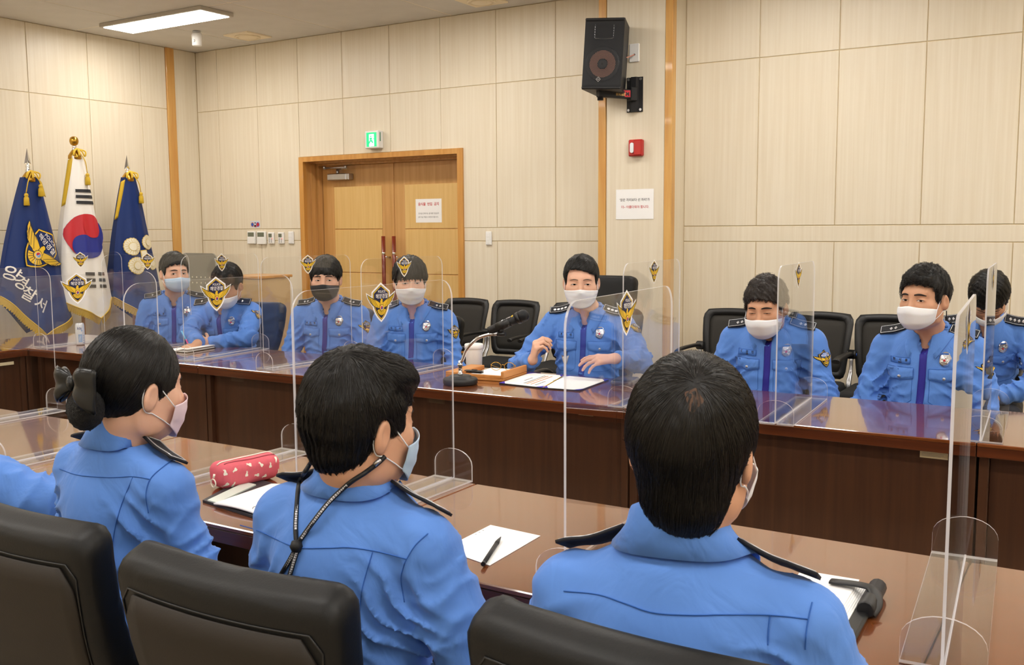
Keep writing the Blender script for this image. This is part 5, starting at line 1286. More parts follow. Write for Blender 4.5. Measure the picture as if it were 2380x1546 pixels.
# ------------------------------------------------------------------ things on the tables
T0 = TZ+.0006
M_can = mat('pale blue can', 'dfe6ef', .3, .3); M_canp = mat('can blue print', '8fb0d8', .4); M_cant = mat('can navy print', '3a4f8f', .4)
p = at(177, 803, 2, TZ)
t = thing('drink_can', 'white and pale blue drink can on the corner of the far table', 'can', (p[0]-.0, p[1]+.03, T0))
MB().lathe([(0, .002), (.019, .002), (.021, 0), (.024, .004), (.0262, .012), (.0262, .118), (.0235, .128), (.0225, .131)], n=28).build('body', M_can, t)
MB().lathe([(.0225, .130), (.0228, .133), (.021, .1335), (.020, .129), (0, .129)], n=28).build('lid', M_steel, t)
m = MB()
def can_pt(P): # x along girth (m), y height; centred on the camera side (local direction -> +x-y)
    a0 = -.45; a = a0+P[:, 0]/.0265; return np.stack([.0265*np.cos(a), .0265*np.sin(a), P[:, 1]], -1)
def can_poly(pts, mi): P = np.array(pts); m.put(can_pt(P), [list(range(len(P)))], mi)
V, F = text_mesh('kis', .024, .02); m.put(can_pt(V+np.array([-.006, .103])), F, 1)
can_poly(ring2(.006, .088, .005, 10), 0)
for k in range(5): can_poly([(-.014+.0055*j, .066-.0*j) for j in range(5)][::1]+[(.008-.0055*j, .018) for j in range(5)], 0) if k == 0 else None
for k in range(4): can_poly([(.013, .06-.014*k), (.019, .06-.014*k), (.019, .053-.014*k), (.013, .053-.014*k)], 0)
m.build('print', [M_canp, M_cant], t)
# notebook and pen of the note taker
nb = at(446, 812, 2, TZ); t = thing('notebook', 'open white notebook under the note taker\'s writing hand', 'notebook', (-4.545, 3.80, T0), math.radians(8))
MB().box((-.085, -.12, 0), (.085, .12, .004), 0, .001).build('cover', M_black, t)
G = np.array([[(x, y, .006+.016*math.exp(-((x-.06)/.05)**2)) for x in np.linspace(-.08, .083, 12)] for y in (-.115, .115)]); m = MB(); m.slab(G, .004); m.box((-.078, -.113, .004), (.08, .113, .010)); m.build('pages', M_paper, t)
# microphone on its table stand
mb_ = at(1070, 893, 2, TZ)
t = thing('microphone_stand', 'black round based table stand with chrome gooseneck', 'microphone stand', (mb_[0], mb_[1]+.0, T0))
MB().lathe([(.0, 0), (.073, 0), (.077, .006), (.077, .022), (.072, .028), (.052, .03), (.049, .037), (.044, .040), (0, .040)], n=36).build('base', M_black, t)
MB().lathe([(.012, .040), (.012, .048), (.009, .050), (.009, .082), (.013, .084), (.013, .09), (.0085, .092), (.0085, .105)], n=14).build('stem', M_chrome, t)
Ym = mb_[1]
w = lambda px, py, dy=0: np.array(at(px, py, 1, Ym+dy))-np.array([mb_[0], mb_[1], T0])
neck = smooth_path([(0, 0, .10), w(1074, 838, .0), w(1085, 812, .01), w(1108, 788, .02), w(1135, 778, .03), w(1150, 777, .035)], 60)
m = MB(); m.tube(neck, [.0068+.0008*(i % 2) for i in range(60)], 10); m.build('gooseneck', M_chrome, t)
m = MB(); m.tube([w(1146, 777, .033), w(1158, 776, .037)], .0085, 10); m.build('collar', M_steel, t)
m = MB(); m.tube([w(1156, 777, .036), w(1175, 777, .04)], .009, 8); m.tube([w(1165, 774, .04), w(1166, 763, .045)], .011, 8)
cA, cB = w(1160, 760, .045), w(1187, 748, .055); m.tube([cA-(cB-cA)*.15, cB], .0215, 14); m.build('clip', M_black, t)
t = thing('microphone', 'black handheld microphone resting in the clip of the table stand', 'microphone', (mb_[0], mb_[1], T0))
a, b = w(1137, 769, .037), w(1228, 729, .07); d = b-a
m = MB(); m.tube([a, a+d*.03, a+d*.5, a+d*.72], [.017, .018, .0185, .0225], 20); m.build('handle', M_matte, t)
m = MB(); m.tube([a+d*.72, a+d*.76, a+d*.80], [.026, .027, .026], 20); m.build('head_ring', M_black, t)
m = MB(); m.tube([a+d*f for f in (.80, .84, .90, .95, .985, 1.0)], [.0255, .027, .0265, .022, .013, .003], 20); m.build('grille', mat('mic grille', '232427', .5, .6, bump=((900, 900, 900), .6, .001)), t)
dn = d/np.linalg.norm(d); up = np.array([0, 0, 1])-dn*dn[2]; up /= np.linalg.norm(up); cw = np.array([0, -1, 0]); cw = cw-dn*(cw@dn); nn = up*.8+cw*.6; nn /= np.linalg.norm(nn); sd = np.cross(nn, dn)
m = MB()
for f0, f1_, wd, mi in ((.50, .62, .004, 0), (.63, .675, .005, 1), (.38, .42, .003, 0)):
    P = [a+d*f0-sd*wd+nn*.0215, a+d*f1_-sd*wd+nn*.023, a+d*f1_+sd*wd+nn*.023, a+d*f0+sd*wd+nn*.0215]; m.put(P+[q-nn*.004 for q in P], [(0, 1, 2, 3), (0, 4, 5, 1), (1, 5, 6, 2), (2, 6, 7, 3), (3, 7, 4, 0)], mi)
m.build('switch_plate', [M_steel, M_yel], t)
# cup, tray with papers, clip and spectacles
p = at(1094, 858, 2, TZ); t = thing('lidded_cup', 'white lidded cup behind the microphone stand', 'cup', (p[0], p[1]+.03, T0))
MB().lathe([(0, 0), (.036, 0), (.039, .004), (.043, .095), (.043, .1)], n=28).build('body', M_white, t)
MB().lathe([(.043, .096), (.0465, .098), (.0465, .118), (.043, .122), (.036, .1205), (0, .1215)], n=28).build('lid', mat('cup lid white', 'f3f3f2', .4), t)
M_bam = mat('bamboo', 'cf8f4c', .45, grain=((30, 3, 30), 'c07f3e'))
A, B, C = (np.array(at(*q, 2, TZ+.02)) for q in ((1160, 887), (1217, 862), (1042, 868)))
t = thing('wooden_tray', 'small bamboo paper tray behind the microphone stand', 'tray', (-2.50, 3.80, T0), math.radians(6))
MB().box((-.15, -.125, 0), (.15, .125, .012), 0, .002).build('bottom', M_bam, t)
MB().box((-.15, -.125, .012), (-.075, .125, .032), 0, .003).build('rest', M_bam, t)
MB().box((.135, -.125, .012), (.15, .125, .045), 0, .003).build('side', M_bam, t)
MB().box((-.075, -.125, .012), (.135, -.113, .026), 0, .002).build('front_lip', M_bam, t)
t = thing('paper_stack', 'white note papers lying in the bamboo tray', 'paper', (-2.475, 3.805, T0+.0125), math.radians(6)); m = MB()
for k in range(5): m.box((-.068+.002*k, -.105+.003*(k % 2), .002*k), (.122-.003*(k % 2), .112, .002*k+.0017))
m.build('sheets', M_paper, t); t['kind'] = 'thing'
t = thing('binder_clip', 'black clip on the front of the papers in the tray', 'clip', (-2.50, 3.70, T0+.030), math.radians(4))
MB().box((-.042, -.012, -.002), (.042, .012, .003), 0, .002).box((-.048, -.016, .006), (.044, .010, .010), 0, .002).build('jaw', M_black, t); MB().tube([(-.014, -.012, .004), (-.014, .0, .012), (.014, 0, .012), (.014, -.012, .004)], .002, 6).build('lever', M_black, t)
t = thing('spectacles', 'folded gold framed spectacles on the papers in the tray', 'spectacles', (-2.43, 3.83, T0+.026), math.radians(20))
for k in (-1, 1):
    m = MB(); m.tube([(k*.032+.024*math.cos(a), 0, .021+.019*math.sin(a)) for a in np.linspace(0, 2*PI, 20)], .0014, 6, cap=False); m.build('rim', M_brass, t)
    MB().tube([(k*.057, 0, .028), (k*.058, .03, .020), (k*.02, .055, .003)], .0013, 6).build('temple', M_brass, t)
MB().tube([(-.009, 0, .026), (0, .002, .029), (.009, 0, .026)], .0013, 6).build('bridge', M_brass, t)
# certificate folder
M_fold = mat('folder navy satin', '2a1fae', .4); M_foldb = mat('folder black', '15151b', .5)
q = [np.array(at(*p, 2, TZ+.006)) for p in ((1160, 890), (1262, 901), (1347, 907), (1415, 882), (1312, 872), (1232, 866))]
t = thing('certificate_folder', 'open folder with two white certificates and blue corners in front of the gesturing man', 'folder', (*q[1][:2], T0)); o0 = np.array([*q[1][:2], 0])
def fq(P, f): return [(p[:2]-o0[:2]) for p in P]
pages = (('left', [q[0], q[1], q[4], q[5]]), ('right', [q[1], q[2], q[3], q[4]]))
for nm, Pq in pages:
    P = np.array([p[:2]-o0[:2] for p in Pq]); c = P.mean(0)
    MB().prism(P*1.0, 2, 0, .004).build('cover', M_foldb, t)
    pg = c+(P-c)*.955; sh = MB(); sh.prism(pg, 2, .004, .0052); sheet = sh.build('certificate', M_paper, t)
    m = MB()
    for i in range(4):
        a, b, d = P[i], P[(i+1) % 4], P[i-1]; m.prism([a, a+(b-a)*.14, a+(d-a)*.16], 2, .0053, .0058)
    m.build('corner_tab', M_fold, t)
    if nm == 'left':
        m = MB(); E = lambda u, v: pg[0]+(pg[3]-pg[0])*v+(pg[1]-pg[0])*u
        for u in (.52, .62): m.prism([E(u, .12), E(u+.035, .12), E(u+.035, .88), E(u, .88)], 2, .0052, .0054, 1)
        ux = (pg[3]-pg[0])/np.linalg.norm(pg[3]-pg[0]); uy = -(pg[1]-pg[0])/np.linalg.norm(pg[1]-pg[0])
        rr = np.random.default_rng(3)
        for u, v0, v1, h in ((.30, .35, .62, .05), (.44, .14, .86, .055), (.74, .1, .42, .05), (.86, .55, .9, .05)):
            v = v0
            while v < v1:
                wv = rr.uniform(.02, .045)
                for (a_, b_, c_, d_) in ((0, 0, 1, .25), (0, .4, .35, 1), (.55, .3, .75, 1)): m.prism([E(u+h*b_, v+wv*a_), E(u+h*b_, v+wv*c_), E(u+h*d_, v+wv*c_), E(u+h*d_, v+wv*a_)], 2, .0052, .0054, 0)
                v += wv+.012
        m.build('lettering', [M_ink, mat('orange rule', 'c9823c', .5)], sheet)
MB().tube([(0, 0, .006), (*(q[4][:2]-o0[:2]), .006)], .0016, 6).build('gold_cord', M_cord, t)
p = at(1444, 895, 2, TZ); t = thing('call_button', 'small dark desk device behind the screen right of the folder', 'device', (p[0]-.0, p[1]+.04, T0), .2)
MB().box((-.05, -.07, 0), (.05, .07, .022), 0, .006).build('body', mat('smoky plastic', '4a4648', .3), t); MB().box((-.04, -.068, .020), (.04, -.035, .024), 0, .006).build('button', M_black, t)
# ---- near tables
M_pink = mat('pink canvas', 'd9606d', .75, noise=((60, 60, 60), .05)); M_rab = mat('rabbit print', 'f0ead9', .75)
A, B, C = (np.array(at(*q, 2, TZ)) for q in ((520, 1142), (648, 1113), (640, 1080)))
u = (B-A)[:2]; L = np.linalg.norm(u); ang = math.atan2(u[1], u[0]); mid = (A+B)/2
t = thing('pencil_case', 'pink pencil case with white rabbit print on the near table', 'pencil case', (mid[0]-.028*math.sin(ang)*1, mid[1]+.028*math.cos(ang), T0), ang); hl = L/2+.012
def pc(P): q = np.abs(P-np.array([0, 0, .036]))-np.array([hl-.03, .014, .010]); return np.sqrt((np.maximum(q, 0)**2).sum(1))-.026-.002*wav(P, (30, 30, 30), 3)
V, Q = polygonize(pc, (-hl-.02, -.06, -.01), (hl+.02, .06, .09), .005, 3); V[:, 2] = np.maximum(V[:, 2], 0); mesh_obj('body', V, Q, M_pink, t)
ff = lambda P, k=0: trace(pc, np.stack([P[:, 0], np.full(len(P), -.08), P[:, 1]], -1), (0, 1, 0), 26, .2)-np.array([0, .0006+k, 0])
rab = [(-.006, -.011), (.007, -.011), (.008, -.004), (.005, .002), (.007, .006), (.0055, .013), (.0035, .0135), (.0035, .007), (.001, .013), (-.001, .0135), (.0, .006), (-.003, .002), (-.0065, -.004)]
m = MB(); rr = np.random.default_rng(2)
for (x, z, ro) in ((-.075, .05, .2), (-.05, .052, 2.2), (-.02, .036, 0), (.008, .026, 1.6), (.02, .053, .8), (.045, .046, .1), (.065, .058, 3.0), (-.072, .016, 2.4), (-.055, .014, -.3), (.07, .022, .3), (-.01, .058, 1.4), (.03, .018, 2.0)):
    P = np.array(rab)*.62; c, s = math.cos(ro), math.sin(ro); P = P@np.array([[c, s], [-s, c]])+[x*hl/.082*.95, z]; m.put(ff(P, .0003), [list(range(len(P)))], 0)
m.build('rabbit_print', M_rab, t)['kind'] = 'stuff'
ft = lambda P, k=0: trace(pc, np.stack([P[:, 0], P[:, 1], np.full(len(P), .12)], -1), (0, 0, -1), 26, .2)+np.array([0, 0, .0006+k])
xs = np.linspace(-hl+.012, hl-.012, 24); m = MB(); m.tube(ft(np.stack([xs, .004*np.sin(xs*40)], -1), .001), .0028, 6, flat=.6); m.build('zipper', M_rab, t)
m = MB(); xs = np.linspace(-hl+.02, hl-.02, 20); m.tube(ft(np.stack([xs, -.022+0*xs], -1), .0), .0018, 6); m.build('piping', mat('dark pink piping', 'b04a58', .7), t)
m = MB(); c = np.array([-hl-.004, -.012, .030]); m.tube([c+[0, 0, .016], c+[-.003, 0, .006]], .003, 6); m.tube([c+np.array([-.004, .011*math.cos(a), -.008+.011*math.sin(a)]) for a in np.linspace(0, 2*PI, 18)], .0018, 6, cap=False); m.build('zipper_pull', M_rab, t)
# open ring binder beside the case
q = [np.array(at(*p, 2, TZ))[:2] for p in ((471, 1168), (640, 1222), (735, 1155), (575, 1112))]; c = sum(q)/4; c3 = np.array([*c, 0])
t = thing('ring_binder', 'open black ring binder with white sheets beside the pink case', 'binder', (*c, T0)); P = np.array(q)-c
MB().prism(P, 2, 0, .006).build('cover', mat('grey black cover', '2b2b2e', .5), t)
pg = [np.array(at(*p, 2, TZ+.012))[:2]-c for p in ((482, 1160), (505, 1166), (595, 1124), (570, 1118))]; MB().prism(pg, 2, .006, .009).build('divider', mat('pale green plastic', 'cfdad0', .3), t)
pg = np.array([np.array(at(*p, 2, TZ+.016))[:2]-c for p in ((496, 1165), (600, 1190), (690, 1130), (630, 1120))]); X, Y_ = np.meshgrid(np.linspace(0, 1, 8), np.linspace(0, 1, 8))
G = (1-X)[..., None]*((1-Y_)[..., None]*pg[0]+Y_[..., None]*pg[3])+X[..., None]*((1-Y_)[..., None]*pg[1]+Y_[..., None]*pg[2]); m = MB(); m.slab(np.concatenate([G, (.0105+.004*np.sin(X*PI))[..., None]], -1), .004); m.build('sheets', M_paper, t)
m = MB()
for k in (.08, .16, .5): e = pg[1]+(pg[2]-pg[1])*k; m.tube([np.array([e[0]-.02+.012*math.cos(a), e[1], .008+.012*math.sin(a)]) for a in np.linspace(0, PI, 10)], .0012, 6)
m.build('ring', M_steel, t)
# loose sheet with pen
q = np.array([np.array(at(*p, 2, TZ+.001))[:2] for p in ((1030, 1277), (1140, 1221), (1256, 1246), (1138, 1315))]); c = q.mean(0)
t = thing('punched_sheet', 'blank white punched sheet of paper on the near table under the pen', 'paper', (*c, T0)); MB().prism(q-c, 2, 0, .0012).build('sheet', M_paper, t)
m = MB()
for f in (.12, .2, .28, .62, .70, .78):
    e = q[0]+(q[1]-q[0])*f-c; i = (q[2]-q[1])/np.linalg.norm(q[2]-q[1])*.007; m.prism(ring2(*(e+i), .0024, 10), 2, .0012, .0014)
m.build('punch_holes', M_key, t)
a, b = np.array(at(1123, 1313, 2, TZ+.006)), np.array(at(1164, 1250, 2, TZ+.006)); d = b-a
t = thing('pen', 'black ballpoint pen lying on the punched sheet', 'pen', (a[0], a[1], T0+.0022+.0048)); d = np.array([d[0], d[1], 0])
MB().tube([(0, 0, 0), d*.78], .0046, 12).build('barrel', M_matte, t); MB().tube([d*.72, d*.80, d*.86, d*1.0], [.0049, .0049, .004, .001], 12).build('cap', M_black, t); MB().tube([-d*.01, d*.04], .0048, 12).build('end_plug', M_black, t)
# organizer with papers on the right
t = thing('organizer', 'black clasped organizer with white papers beside the man with the raised collar', 'organizer', (-.40, 1.745, T0), math.radians(2))
MB().box((-.10, -.135, 0), (.052, .135, .012), 0, .004).build('cover', M_black, t)
m = MB()
for k in range(6): m.box((-.095, -.125-.001*k, .012+.0022*k), (.028-.003*k, .118+.004*(k % 2), .0139+.0022*k))
m.build('sheets', M_paper, t)
m = MB(); m.tube(smooth_path([(-.03, .075, .030), (.02, .07, .034), (.048, .062, .032), (.058, .03, .02), (.052, .0, .010)], 14), .013, 10, flat=.28); m.build('clasp_strap', M_black, t)
m = MB(); m.lathe([(.014, -.045), (.016, -.04), (.016, .085), (.012, .09)], (.046, .04, .016), 12, axis=1); m.build('spine', M_black, t)
# bottle behind the man with the lanyard
p = at(884, 1135, 2, TZ); t = thing('pump_bottle', 'translucent white bottle behind the collar of the man with the lanyard', 'bottle', (p[0], p[1], T0)); M_bot = mat('milky plastic', 'd9d8dd', .15, coat=.5)
MB().lathe([(0, 0), (.021, 0), (.024, .004), (.026, .10), (.022, .112), (.012, .118), (.012, .13)], n=24).build('body', M_bot, t); MB().lathe([(.014, .128), (.014, .15), (.01, .155), (0, .155)], n=18).build('cap', M_white, t)
m = MB()
for zz, hh in ((.085, .014), (.05, .02)): m.put([(.0262*math.cos(a), .0262*math.sin(a), zz+dz) for dz in (0, hh) for a in (-.9, -.7, -.5)], [(0, 1, 4, 3), (1, 2, 5, 4)])
m.build('print', M_fgold, t)
# ------------------------------------------------------------------ the people
FA = lambda deg: PI+math.radians(deg)      # facing the camera side, turned deg towards +x
FB = lambda deg: -math.radians(deg)        # facing the back wall, turned deg towards +x
def hd(px, py, Y): return at(px, py, 1, Y)
def xy(px, Y, py=800): return tuple(at(px, py, 1, Y)[:2])
rad = math.radians
PP = {}
PP['corner'] = person('corner', 'man in pale blue mask sitting in the left corner by the flags', dict(
    pos=xy(412, 4.30), psi=FA(42), head=hd(406, 634, 4.22), hyaw=rad(26), hpitch=.05, lean=.03, rank=1, tag=('이도윤', 'LEE'), fs=2, detail=2, res=.0042, sres=.009, mask=('kf', M_maskb), loopm=M_maskw, eyes=.7, gaze=.003,
    hair=dict(zf=.060, drop=.022, yt=.040, t=.012, top=.022, seed=3, rough=.003, n=900, mess=.2, lift=.004, sweep=(.5, .3, 0))))
PP['writer'] = person('writer', 'man bent over the far table writing in a notebook with a pen', dict(
    pos=xy(548, 4.32), psi=FA(20), head=hd(528, 662, 4.14), hyaw=rad(-2), hpitch=.52, hroll=-.10, lean=.26, sway=.02, rank=1, tag=('박선우', 'PARK'), fs=5, res=.0042, sres=.0085, skin=M_skin2, mask=('kf', M_maskw), eyes=.15,
    armR=dict(w=at(460, 798, 1, 3.85), X=(-.75, -.5, -.25), N=(-.3, -.5, .8), curl=((.6, .6, .4), (.7, .7, .5), (.8, .8, .5), (.9, .8, .5)), thumb=(.8, .5, -.35), hint=(.9, .1, -.3)),
    armL=dict(w=at(482, 800, 1, 3.92), X=(-.8, .0, .25), N=(.1, -.6, .8), curl=(.25, .25, .28, .3), hint=(-.9, .2, -.3)),
    hair=dict(zf=.056, drop=.022, yt=.038, t=.012, top=.020, seed=12, rough=.003, n=900, mess=.25, lift=.004)))
PP['blackmask'] = person('blackmask', 'man with black mask and straight fringe sitting in front of the door frame', dict(
    pos=xy(770, 4.30), psi=FA(24), head=hd(757, 648, 4.22), hyaw=rad(10), hpitch=.06, lean=.03, rank=2, tag=('최민재', 'CHOI'), fs=6, res=.004, sres=.0085, mask=('kf', M_maskk), eyes=.5, gaze=-.003,
    hair=dict(zf=.024, drop=.004, yt=.040, t=.015, top=.022, seed=14, rough=.002, jag=.004, n=1500, mess=.12, lift=.003, len=.045, crown=(.01, -.03, .12), burn=-.014)))
PP['fringe'] = person('fringe', 'man with full fringe and white mask seen through a screen left of the microphone', dict(
    pos=xy(965, 4.30), psi=FA(26), head=hd(953, 654, 4.22), hyaw=rad(16), hpitch=.08, lean=.03, rank=2, tag=('김민수', 'KIM'), fs=8, res=.004, sres=.0085, mask=('surg', M_maskw), eyes=.5,
    hair=dict(zf=.018, drop=.0, yt=.040, t=.018, top=.026, seed=16, rough=.003, jag=.005, n=1500, mess=.15, lift=.004, len=.05, crown=(.01, -.03, .12), burn=-.02)))
PP['chief'] = person('chief', 'man in white pleated mask gesturing with both hands behind the microphone', dict(
    pos=xy(1366, 4.32), psi=FA(14), hip=.515, sw=.182, head=hd(1351, 655, 4.24), hyaw=rad(12), hpitch=.10, lean=.02, rank=4, rk='f', tag=('조석태', 'JO'), fs=4, res=.003,
    mask=('surg', M_maskw), eyes=.5, gaze=-.002, browt=.8, browm=mat('faint brow', '6b5345', .8), hair=dict(zf=.068, drop=.020, part=1, ps=1, yt=.04, t=.010, top=.020, seed=2, rough=.0015, jag=.0012, sweep=(.8, .25, 0), n=1800, mess=.08, lift=.002, len=.045),
    armR=dict(w=at(1238, 838, 1, 4.02), X=(.22, -.15, .9), N=(-.8, -.6, .15), curl=((.9, .8, .4), (1.05, .9, .5), (1.1, .95, .5), (1.15, .95, .5)), thumb=(.75, .15, -.65), tc=.05, hint=(.9, -.2, -.9)),
    armL=dict(w=at(1432, 834, 1, 3.98), X=(-.85, -.35, .0), N=(.0, -.45, .9), curl=((.22, .25, .2), (.3, .3, .25), (.4, .35, .3), (.5, .4, .3)), thumb=(.8, .45, -.45), tc=.25, spread=.12, hint=(-.9, -.1, -.9))))
PP['downcast'] = person('downcast', 'man with short dark hair and white mask looking down at the right table', dict(
    pos=xy(1795, 4.30), psi=FA(6), hip=.495, head=hd(1780, 714, 4.19), hyaw=rad(-6), hpitch=.24, hroll=.04, lean=.06, rank=2, tag=('이강민', 'LEE'), fs=7, skin=M_skin2, mask=('kf', M_maskw), eyes=.15, browt=1.2,
    hair=dict(zf=.060, drop=.030, yt=.038, t=.012, top=.026, seed=6, rough=.0045, jag=.002, brown=1, n=1800, mess=.5, lift=.008, len=.035)))
PP['swept'] = person('swept', 'man with swept black hair, white mask and ear cord sitting upright at the right', dict(
    pos=xy(2160, 4.30), psi=FA(-4), hip=.495, head=hd(2148, 694, 4.20), hyaw=rad(-16), hpitch=.04, lean=.03, rank=2, tag=('한시윤', 'HAN'), fs=9, skin=M_skin2, mask=('kf', M_maskw), eyes=.55, gaze=-.003, browt=1.2,
    hair=dict(zf=.066, drop=.022, yt=.040, t=.013, top=.026, seed=8, rough=.003, jag=.003, n=1800, mess=.25, lift=.007, len=.045, sweep=(.5, -.3, .4), vol=[((.0, .055, .085), (.055, .035, .03))])))
PP['bowed'] = person('bowed', 'person with bowed black haired head sitting by the wall at the right edge', dict(
    pos=(xy(2296, 5.55)[0], 5.55), psi=FA(2), head=hd(2298, 690, 5.15), hyaw=rad(4), hpitch=1.02, lean=.42, hip=.50, rank=4, fs=10, skin=M_skin2, mask=('kf', M_maskw), eyes=.15, res=.0042, sres=.0085,
    armR=dict(wl=(.06, .42, .60)), armL=dict(wl=(-.07, .40, .60), hint=(-.9, -.3, -.4)),
    hair=dict(zf=.040, drop=.008, yt=.040, t=.014, top=.024, seed=18, rough=.0025, n=1500, mess=.15, lift=.004, len=.045, crown=(.0, -.03, .12))))
PP['rightedge'] = person('rightedge', 'person at the far table cut off by the right frame edge, one blue sleeve showing', dict(
    pos=(.17, 4.28), psi=FA(-12), lean=.05, fs=13, res=.006, sres=.01, detail=1, mask=('kf', M_maskw), hair=dict(zf=.055, seed=5, n=0)))
# near side, seen from behind
PP['bun'] = person('bun', 'woman with black hair bun and bow seen from behind at the left', dict(
    pos=(xy(235, 1.25)[0], 1.25), psi=FB(4), s=.93, sw=.156, hip=.482, cr=.016, tip=.4, head=hd(316, 902, 1.30), hs=.94, hyaw=rad(-5), hpitch=.06, lean=.10, rank=0, fs=20, front=False, neck=.048, res=.0045, sres=.0062, fold=1.5, mask=('surg', M_maskp), loopm=M_maskw, eyes=.7,
    hair=dict(zf=.018, drop=-.004, yt=.062, t=.012, top=.022, seed=21, rough=.0008, jag=.003, nape=-.085, burn=-.028, taper=0, n=5000, mess=.04, lift=.0015, len=.06, r=.0004, crown=(0, .05, .105), earr=1)))
PP['lanyard'] = person('lanyard', 'man with black hair and a printed lanyard down his back', dict(
    pos=(xy(775, 1.25)[0], 1.25), psi=FB(2), hip=.468, sw=.162, cr=.014, tip=.4, hs=.95, head=hd(840, 985, 1.29), hyaw=rad(-14), hpitch=.03, lean=.12, rank=0, fs=24, front=False, res=.0045, sres=.0062, fold=1.5, skin=M_skin2, mask=('surg', M_maskb), loopm=M_maskw, eyes=.5, detail=1,
    hair=dict(zf=.050, yt=.044, t=.013, top=.030, seed=25, rough=.002, nape=-.086, n=6500, mess=.12, lift=.004, len=.05, r=.00038, crown=(.02, -.045, .12), vol=[((.03, .05, .09), (.05, .05, .035)), ((0, -.042, -.035), (.062, .060, .058))])))
PP['collar'] = person('collar', 'man with round black hair and high blue collar seen from behind at the right', dict(
    pos=(xy(1588, 1.25)[0]+.01, 1.25), psi=FB(-4), hip=.468, sw=.170, cr=.036, sz=-.008, sway=-.045, tip=.35, head=hd(1612, 1040, 1.29), hs=.97, hyaw=rad(0), hpitch=.02, lean=.10, rank=0, fs=28, front=False, res=.0045, sres=.0062, fold=1.5, skin=M_skin2, mask=('kf', M_maskw), eyes=.5, detail=2, pn=(-1, .1, .1),
    hair=dict(zf=.050, yt=.042, t=.015, top=.026, seed=29, rough=.001, nape=-.128, burn=-.05, taper=0, vol=[((0, -.034, -.050), (.066, .064, .082))], n=7000, mess=.06, lift=.002, len=.055, r=.00036, crown=(.03, -.092, .11), ear=0)))
PP['leftedge'] = person('leftedge', 'person in blue uniform cut off by the left frame edge, only the shoulder showing', dict(
    pos=(-2.56, 1.22), psi=FB(0), hyaw=rad(30), hip=.44, lean=.14, armR=dict(wl=(.30, .34, .775), hint=(1, -.4, -.2)), rank=0, fs=31, front=False, res=.006, sres=.008, hair=dict(zf=.055, seed=5, n=0), detail=1, mask=('kf', M_maskw)))

# ---- details that single people out
def seam(pp, lines, r=.0010, back=.001):
    m = MB()
    for px in lines:
        P = smooth_path(cast(pp, pp['shirt'], smooth_path(np.array(px, float), 4*len(px)), back), 10*len(px)); m.tube(P, r, 5)
    m.build('seam', M_shirtd, pp['so'])
pb = PP['bun']
if pb:
    seam(pb, [[(138, 1090), (180, 1104), (250, 1110), (308, 1108), (349, 1114)], [(416, 1059), (378, 1086), (349, 1114), (339, 1151), (345, 1193)], [(308, 1110), (277, 1189), (262, 1264), (268, 1320)]])
    M_bun = mat('black netted bun', '0b0a0a', .85, bump=((260, 260, 260), 1.0, .004)); M_bow = mat('black satin', '121416', .32, bump=((40, 40, 40), .3, .004))
    bunf = lambda P: ell(pb['toH'](P), (.018, -.122, -.034), (.044, .036, .046))*.96-.0022*wav(P, (330, 330, 330), 4)
    c = pb['h2l']((.018, -.122, -.034)); V, Q = polygonize(bunf, c-.065, c+.065, .004, 3); mesh_obj('hair_bun', V, Q, M_bun, pb['hair'])
    bow = None
    for k in (-1, 1):
        U, Vv = np.meshgrid(np.linspace(0, 1, 12), np.linspace(-1, 1, 11)); wd = .012+.024*np.sin(np.clip(U*1.25, 0, 1)*PI/2)
        G = np.stack([.016+k*(.006+.068*U), -.146-.016*np.sin(U*PI)*(1-.3*Vv**2)+.014*np.cos(Vv*5)*U*(1-U)-.012*U+.02*U*U, (.022+wd*Vv*1.15+.012*U*Vv*k*.4-.014*U*U)], -1)
        m = MB(); m.slab(pb['h2l'](G.reshape(-1, 3)).reshape(G.shape), .004); G2 = G.copy(); G2[..., 1] += .016*np.sin(U*PI); G2[..., 2] = G2[..., 2]*.94; m.slab(pb['h2l'](G2.reshape(-1, 3)).reshape(G.shape), .004); m.build('bow_loop', M_bow, pb['hair'])
    V, Q = polygonize(lambda P: ell(pb['toH'](P), (.016, -.152, .022), (.011, .010, .016))-.0015*wav(P, (300, 300, 100), 3), pb['h2l']((.016, -.152, .022))-.03, pb['h2l']((.016, -.152, .022))+.03, .003, 3); mesh_obj('bow_knot', V, Q, M_bow, pb['hair'])
pl = PP['lanyard']
